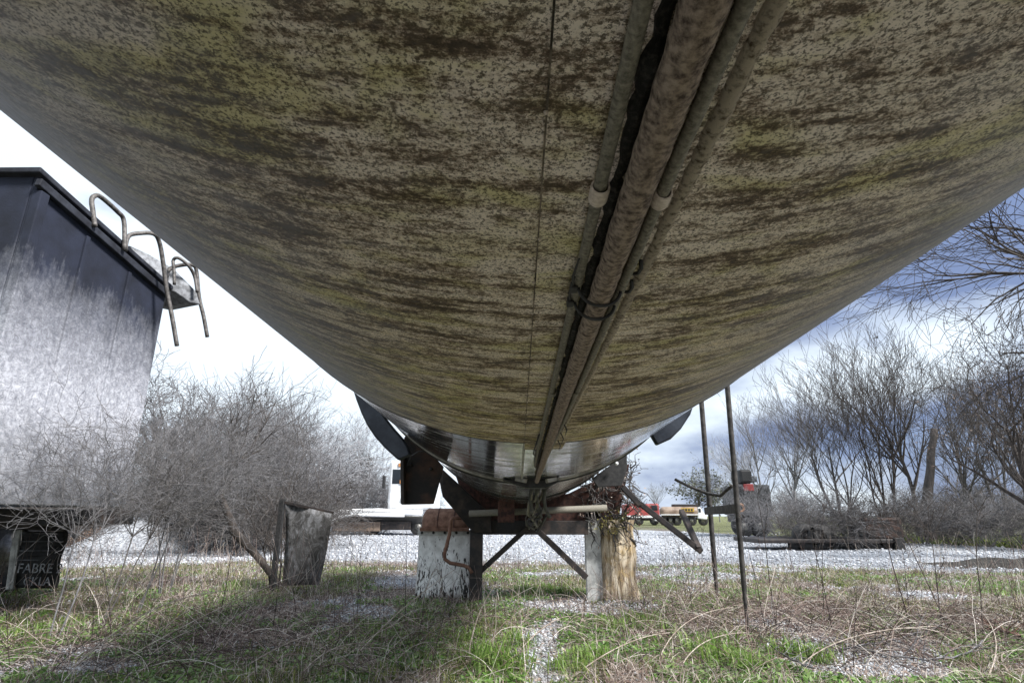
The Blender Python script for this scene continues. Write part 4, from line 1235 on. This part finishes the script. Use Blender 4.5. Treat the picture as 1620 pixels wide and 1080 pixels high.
# ------------------------------------------------------------------ weeds, stems, litter
rg = np.random.default_rng(7)
def scatter(n, y0, y1, dens, wide=1.06):
    out = []
    got = 0
    while got < n:
        yy = y0 * (y1 / y0) ** rg.uniform(0, 1, n * 2)
        xx = rg.uniform(-1, 1, n * 2) * (yy * wide * .93 + .3)
        k = rg.uniform(0, 1, n * 2) < dens(xx, yy)
        out.append(np.stack([xx[k], yy[k]], 1))
        got += k.sum()
    q = np.concatenate(out)[:n]
    return q[:, 0], q[:, 1]
def blades(name, x, y, hmin, hmax, wid, lean, mat, label, cat, clump=0.0):
    n = len(x)
    z = height(x, y) - .004
    h = rg.uniform(hmin, hmax, n) * (0.6 + .8 * fbm(x, y, 1.7, 41))
    a = rg.uniform(0, 2 * PI, n)
    l = np.abs(rg.normal(0, lean, n))
    d = np.stack([np.cos(a), np.sin(a)], 1)
    w = wid * rg.uniform(.6, 1.3, n) * (1 + y * .06)
    pa = rg.uniform(0, 2 * PI, n)
    s = np.stack([np.cos(pa), np.sin(pa)], 1) * w[:, None]
    B = np.stack([x, y, z], 1)
    def lev(f, b_):
        o = B.copy()
        o[:, :2] += d * (h * l * b_)[:, None]
        o[:, 2] += h * f / np.sqrt(1 + (l * b_) ** 2)
        return o
    m1, tip = lev(.55, .35), lev(1.0, 1.0)
    S = np.concatenate([s, np.zeros((n, 1))], 1)
    V = np.stack([B - S, B + S, m1 + S * .8, m1 - S * .8, tip + S * .12, tip - S * .12], 1).reshape(-1, 3)
    k = np.arange(n)[:, None] * 6
    Fq = np.concatenate([k + np.array([0, 1, 2, 3]), k + np.array([3, 2, 4, 5])], 1)
    o = link(name, np_mesh(name, V, Fq, 4), M[mat])
    return tag(o, label, cat, kind='stuff')
gd = lambda x, y: np.clip(green_mask(x, y) * (fbm(x, y, 2.5, 51) > .42), 0, 1) * .9 + .01
x, y = scatter(48000, 3.3, 14.5, gd)
blades('green_grass', x, y, .02, .085, .0030, .9, 'grass', 'short green grass growing in patches through the dead weeds', 'grass')
sd_ = lambda x, y: np.clip(1 - road_mask(x, y) * 1.25, 0.02, 1) * np.clip(.25 + 1.2 * fbm(x, y, .7, 61), 0, 1)
x, y = scatter(46000, 3.3, 14.0, sd_)
blades('dry_straw', x, y, .04, .15, .0023, 3.2, 'straw', 'matted pale straw and dead grass over the whole weed patch', 'straw')
x, y = scatter(9000, 14, 26, lambda x, y: np.clip(green_mask(x, y) + .3 * (1 - road_mask(x, y)), 0, 1) * (road_mask(x, y) < .5))
blades('verge_grass', x, y, .08, .22, .008, .8, 'grass', 'thin green grass on the far side of the gravel track', 'grass')
def flats(name, x, y, size, mat, label, cat, lift=.01, tilt=.5):
    n = len(x)
    B = np.stack([x, y, height(x, y) + lift * rg.uniform(.2, 1.6, n)], 1)
    a = rg.uniform(0, 2 * PI, n)
    u = np.stack([np.cos(a), np.sin(a), rg.normal(0, tilt, n)], 1)
    v = np.stack([-np.sin(a), np.cos(a), rg.normal(0, tilt, n)], 1)
    s = (size * rg.uniform(.5, 1.5, n))[:, None]
    V = np.stack([B - u * s, B - u * s * .2 + v * s * .55, B + u * s, B - u * s * .2 - v * s * .55], 1)
    o = link(name, np_mesh(name, V, np.arange(n * 4), 4), M[mat])
    return tag(o, label, cat, kind='stuff')
hd = lambda x, y: np.clip((fbm(x, y, 1.1, 71) - .44) * 7, 0, 1) * (road_mask(x, y) < .5) * np.clip((12 - y) / 4, 0.02, 1)
x, y = scatter(70000, 3.3, 12.5, hd)
flats('ground_cover', x, y, .017, 'herb', 'low leafy green ground cover near the trailer path', 'ground cover', .028, .45)
x, y = scatter(26000, 3.3, 13, lambda x, y: np.clip((fbm(x, y, .8, 81) - .25) * 2, 0, 1) * (1 - .6 * road_mask(x, y)))
flats('leaf_litter', x, y, .013, 'litter', 'brown fallen leaves scattered among the weeds', 'leaf litter', .012, .4)
# stones
def stones(n, y0=3.3, y1=12, big=1.0):
    x, y = scatter(n, y0, y1, lambda x, y: np.clip(road_mask(x, y) * 1.3 + .10, 0, 1))
    s = rg.uniform(.004, .015, n) * (1 + .05 * y) * big
    O = np.array([[1, 0, 0], [0, 1, 0], [-1, 0, 0], [0, -1, 0], [0, 0, .7], [0, 0, -.7]])
    V = O[None] * rg.uniform(.6, 1.3, (n, 6, 3))
    a = rg.uniform(0, 2 * PI, n)
    ca, sa_ = np.cos(a)[:, None], np.sin(a)[:, None]
    V = np.stack([V[..., 0] * ca - V[..., 1] * sa_, V[..., 0] * sa_ + V[..., 1] * ca, V[..., 2]], -1) * s[:, None, None]
    V += np.stack([x, y, height(x, y) + s * .25], 1)[:, None, :]
    T_ = np.array([[0, 1, 4], [1, 2, 4], [2, 3, 4], [3, 0, 4], [1, 0, 5], [2, 1, 5], [3, 2, 5], [0, 3, 5]])
    Fq = (np.arange(n)[:, None, None] * 6 + T_[None]).reshape(-1, 3)
    o = link('gravel_stones', np_mesh('gravel_stones', V, Fq, 3), M['stone'])
    tag(o, 'loose pale limestone chips on the washed-out path and yard edge' if big == 1 else 'coarse pale stones strewn over the far gravel yard', 'gravel', kind='stuff')
stones(30000)
stones(16000, 11, 34, 1.7)

# tangle of dead stems
def arcs(n, dens, y0, y1, L, rad, droop, seed, upr):
    r = random.Random(seed)
    x, y = scatter(n, y0, y1, dens)
    out = []
    for i in range(n):
        a = r.uniform(0, 2 * PI)
        el = r.gauss(upr, .3)
        ln = r.uniform(*L)
        p = Vector((x[i], y[i], float(height(x[i], y[i]))))
        d = Vector((math.cos(a) * math.cos(el), math.sin(a) * math.cos(el), abs(math.sin(el))))
        pts = [p]
        k = 6
        for j in range(k):
            d = (d + Vector((r.gauss(0, .1), r.gauss(0, .1), r.gauss(-droop, .08)))).normalized()
            p = p + d * (ln / k)
            p.z = max(p.z, .008)
            pts.append(p.copy())
        rr_ = r.uniform(*rad)
        out.append((pts, [rr_ * (1 - .6 * j / k) for j in range(k + 1)]))
    return out
thick = lambda x, y: np.clip((fbm(x, y, .55, 91) - .35) * 3.2, 0.03, 1) * (1 - .85 * road_mask(x, y))
bram = lambda x, y: np.exp(-(((x - 2.6) / 1.5) ** 2 + ((y - 5.4) / 1.1) ** 2)) + np.exp(-(((x + 2.2) / 1.3) ** 2 + ((y - 4.7) / .9) ** 2)) * .6
lines = arcs(3000, thick, 3.4, 12, (.15, .5), (.0010, .0024), .16, 1, .7) + arcs(2600, bram, 3.5, 8, (.25, .75), (.0012, .0030), .17, 2, .7)
o = link('dead_stem_tangle', tubes_mesh('dead_stem_tangle', lines, .0009), M['stem'])
tag(o, 'tangle of thin dead bramble stems lying over the ground', 'dead stems', kind='stuff')
upl = arcs(1500, lambda x, y: thick(x, y) * (np.abs(y - 9) < 3.5), 5, 13, (.2, .75), (.0012, .0026), .01, 3, 1.38)
o = link('dead_weed_stand', tubes_mesh('dead_weed_stand', upl, .0014), M['stem'])
tag(o, 'stand of short upright dead weed stems before the gravel yard', 'dead weeds', kind='stuff')

dk = arcs(1700, lambda x, y: np.clip(bram(x, y) + .25 * thick(x, y), 0, 1), 3.5, 9, (.2, .6), (.0016, .0034), .14, 5, .55)
o = link('dark_twig_litter', tubes_mesh('dark_twig_litter', dk, .0014), M['stemdark'])
tag(o, 'dark brown broken twigs strewn through the weeds and brambles', 'twigs', kind='stuff')
# tall single weed stalks
def stalk_mesh(seed):
    T = Tree(seed)
    r = T.r
    p, d = Vector((0, 0, -.02)), Vector((r.uniform(-.08, .08), r.uniform(-.08, .08), 1))
    T.limb(p, d, 1.0, .0052, 0, 2, .05, .035, [r.choice([2, 5, 8]), 3], .55, 9, .35, None, (.12, .3))
    b = [(pts, rads) for pts, rads in T.trunk + T.twigs]
    for q, dd in T.tips[:14]:
        b.append(([q, q + dd * .006, q + dd * .012], [.003, .006, .002]))
    return tubes_mesh('weed_stalk', b, .0016)
stalk = [stalk_mesh(100 + k) for k in range(7)]
for m_ in stalk: m_.materials.append(M['stemdark'])
spots = [(1445, 1005, 190), (1492, 1000, 185), (1506, 1012, 210), (1555, 1010, 190), (1440, 985, 120), (1380, 935, 60), (1305, 990, 150), (1318, 1000, 160), (1350, 1060, 120), (1297, 960, 110),
         (1265, 945, 110), (1100, 1000, 130), (1085, 940, 90), (1108, 945, 85), (1092, 950, 100), (1065, 960, 60), (178, 1010, 160), (205, 990, 140), (88, 1000, 100), (345, 985, 140), (430, 1000, 130),
         (530, 995, 90), (565, 990, 120), (640, 990, 140), (660, 1010, 100), (715, 1000, 90), (742, 995, 85), (800, 980, 80), (832, 975, 70), (880, 900, 60), (905, 905, 55), (820, 905, 60), (775, 910, 70), (1010, 1000, 80), (1215, 1010, 150),
         (1228, 990, 190), (1590, 985, 100), (1615, 990, 120), (250, 960, 90), (300, 930, 60)]
where = {0: 'in the bramble patch', 1: 'by the post frame', 2: 'near the printed mud flap', 3: 'between the landing legs', 4: 'before the white mud flap'}
def wh(u):
    return 4 if 480 < u < 765 else 3 if u < 1020 and u >= 765 else 1 if 1020 <= u < 1240 else 0 if u >= 1240 else 2
def ground_at(u, v):
    d = ray(u, v)
    k = -CAM_H / d.z
    return d.x * k, d.y * k
for k, (u, v, hp) in enumerate(spots):
    gx_, gy_ = ground_at(u, v)
    hgt = hp / 945 * gy_ * 1.0
    o = bpy.data.objects.new('weed_stalk', stalk[k % 7])
    o.location = (gx_, gy_, float(height(gx_, gy_)))
    o.rotation_euler = (rg.uniform(-.12, .12), rg.uniform(-.15, .15), k * 2.4)
    o.scale = (hgt * 1.0 + .15, hgt * 1.0 + .15, hgt)
    C.objects.link(o)
    tag(o, 'thin dark upright weed stalk ' + where[wh(u)], 'weed', 'tall dark weed stalks ' + where[wh(u)])

# arching bleached stems and fallen branches
arch = [((100, 1075), (250, 960), (400, 935)), ((150, 1070), (330, 970), (480, 905)), ((20, 950), (45, 935), (75, 985)), ((380, 1060), (500, 1000), (620, 985)), ((540, 945), (600, 905), (650, 960)),
        ((470, 1075), (545, 1020), (640, 1030)), ((690, 1000), (620, 960), (600, 930)), ((740, 1045), (780, 930), (860, 870)), ((560, 1040), (640, 960), (720, 900)), ((1040, 1050), (1085, 985), (1160, 960)),
        ((1075, 1060), (1115, 1015), (1180, 1000)), ((1560, 1075), (1575, 1010), (1545, 960)), ((1250, 1070), (1340, 1010), (1480, 990)), ((900, 1075), (985, 1020), (1060, 1000)), ((260, 985), (255, 970), (248, 1005)), ((660, 985), (690, 900), (700, 990)),
        ((1150, 990), (1120, 930), (1060, 945)), ((820, 1030), (870, 985), (905, 975))]
alab = {2: 'beside the printed mud flap', 4: 'before the white mud flap', 3: 'over the gravel path', 1: 'near the post frame', 0: 'in the bramble patch'}
for k, (a, m_, c_) in enumerate(arch):
    x0_, y0_ = ground_at(*a)
    q0 = Vector((x0_, y0_, 0.0))
    q1 = P(*m_, y0_ + .25); q2 = P(*c_, y0_ + .5)
    q1.z = max(q1.z, .05); q2.z = max(q2.z, .02)
    pts = []
    for i in range(13):
        f = i / 12
        c1 = q1 * 2 - (q0 + q2) / 2
        pts.append(q0 * (1 - f) ** 2 + c1 * 2 * f * (1 - f) + q2 * f * f)
    for p in pts: p.z = max(p.z, -.02)
    o = MB().tube(pts, [.0042 * (1 - .55 * i / 12) for i in range(13)], 6).build('arching_stem', M['stempale'], None, True)
    w_ = wh((a[0] + c_[0]) / 2)
    tag(o, 'pale bleached stem arching over the weeds ' + alab[w_], 'stem', 'arching stems ' + alab[w_])
br = [((1285, 1042), (1410, 1022), (1512, 988), .012, 'long bare grey branch lying across the bramble patch'), ((1560, 1005), (1590, 1008), (1618, 1020), .018, 'short broken orange-brown branch end lying in the weeds'),
      ((1360, 1040), (1480, 1058), (1560, 1030), .009, 'thin bowed branch resting among brambles under the long one'), ((1200, 1010), (1235, 1050), (1290, 1078), .007, 'thin dark stick slanting down near the post frame')]
for k, (a, m_, c_, r_, lb) in enumerate(br):
    pp = []
    for q in (a, m_, c_):
        x_, y_ = ground_at(*q)
        pp.append(Vector((x_, y_, .04 + .01 * k)))
    pts = []
    rr = random.Random(k)
    for i in range(15):
        f = i / 14
        c1 = pp[1] * 2 - (pp[0] + pp[2]) / 2
        pts.append(pp[0] * (1 - f) ** 2 + c1 * 2 * f * (1 - f) + pp[2] * f * f + Vector((rr.uniform(-.01, .01), rr.uniform(-.01, .01), rr.uniform(-.008, .008))))
    T = Tree(200 + k)
    T.trunk.append((pts, [r_ * (.5 + .5 * i / 14) for i in range(15)]))
    for j in range(5):
        T.limb(pts[2 + j * 2], Vector((rr.uniform(-1, 1), rr.uniform(-1, 1), .35)), .22, r_ * .4, 1, 2, 0, .12, [0, 2], .5, 5)
    o = link('fallen_branch', tubes_mesh('fallen_branch', T.trunk + T.twigs, .0012), M['bark_grey' if k != 1 else 'rust'], None, True)
    tag(o, lb, 'branch')
# bright grass tufts
def tuft_mesh(seed, n=110):
    r = np.random.default_rng(seed)
    a = r.uniform(0, 2 * PI, n); h = r.uniform(.05, .17, n); l = r.uniform(.2, 1.5, n)
    B = np.stack([r.normal(0, .06, n), r.normal(0, .05, n), np.full(n, -.01)], 1)
    d = np.stack([np.cos(a), np.sin(a), np.zeros(n)], 1)
    s = np.stack([-np.sin(a), np.cos(a), np.zeros(n)], 1) * .0024
    up = np.array([0, 0, 1.])
    m1 = B + d * (h * l * .25)[:, None] + up * (h * .6)[:, None]
    tp = B + d * (h * l * .8)[:, None] + up * (h * (1 - .45 * l))[:, None]
    V = np.stack([B - s, B + s, m1 + s, m1 - s, tp + s * .1, tp - s * .1], 1)
    k = np.arange(n)[:, None] * 6
    return np_mesh('grass_tuft', V, np.concatenate([k + np.array([0, 1, 2, 3]), k + np.array([3, 2, 4, 5])], 1), 4)
tf = [tuft_mesh(k) for k in range(4)]
M['tuft'] = leafmat('bright_tuft_blade', [(0.0, (0.10, 0.19, 0.03)), (0.6, (0.22, 0.36, 0.07)), (1.0, (0.42, 0.50, 0.18))], 0.55, 0.4)
for m_ in tf: m_.materials.append(M['tuft'])
tl = {2: 'near the printed mud flap', 4: 'before the white mud flap', 3: 'beside the gravel path', 1: 'near the post frame', 0: 'in the bramble patch'}
tspots = [(745, 1010, 1.2), (752, 1040, 1.4), (790, 1055, 1.7), (820, 1020, 1.3), (810, 1065, 1.4), (775, 1060, 1.5), (920, 1055, 1.2), (900, 1065, 1.3), (945, 1050, 1.0), (1125, 1035, 1.7), (1140, 1050, 1.4), (1000, 985, 1.2), (985, 1000, 1.1), (1030, 990, 1.1), (960, 990, 1.0),
          (865, 935, 1.3), (845, 940, 1.3), (890, 938, 1.3), (830, 935, 1.2), (910, 938, 1.1), (375, 935, 1.4), (362, 940, 1.2), (385, 930, 1.2), (60, 1000, 1.1), (30, 1010, 1.2), (110, 990, 1.0), (590, 1000, 1.1), (570, 985, 1.0), (620, 1010, 1.0), (1270, 1045, 1.3), (1295, 1050, 1.2), (1240, 1040, 1.2), (1520, 1045, 1.1), (1060, 1000, 1.0), (1180, 1060, 1.2)]
for k, (u, v, s) in enumerate(tspots):
    x_, y_ = ground_at(u, v)
    o = bpy.data.objects.new('grass_tuft', tf[k % 4])
    o.location = (x_, y_, float(height(x_, y_)))
    o.rotation_euler = (0, 0, k * 1.7)
    o.scale = (s, s, s * .9)
    C.objects.link(o)
    tag(o, 'bright green grass tuft ' + tl[wh(u)], 'grass tuft', 'green grass tufts ' + tl[wh(u)])
# russet grass clump on the heap's flank
m_ = tuft_mesh(33, 500)
m_.materials.append(M['orangegrass'])
o = bpy.data.objects.new('russet_grass_clump', m_)
o.location = (GX(160, 18.5), 18.5, 0)
o.scale = (6.5, 5, 4.6)
C.objects.link(o)
tag(o, 'clump of russet dry grass beside the gravel pile', 'grass clump')
# small bird
bp = P(1387, 534, 60)
bd = empty('bird', tuple(bp), 'tiny dark bird flying below the grey cloud', 'bird')
MB().lathe([(-.22, .005), (-.12, .05), (.05, .07), (.15, .05), (.22, .012)], bp, 'x', 10).build('body', M['black'], bd, True)
for sy in (-1, 1):
    MB().prism([bp + Vector(q) for q in ((-.08, sy * .03, .02), (.09, sy * .03, .02), (.02, sy * .32, .12), (-.10, sy * .50, .06), (-.10, sy * .25, .09))], (0, 0, .012)).build('wing', M['black'], bd)
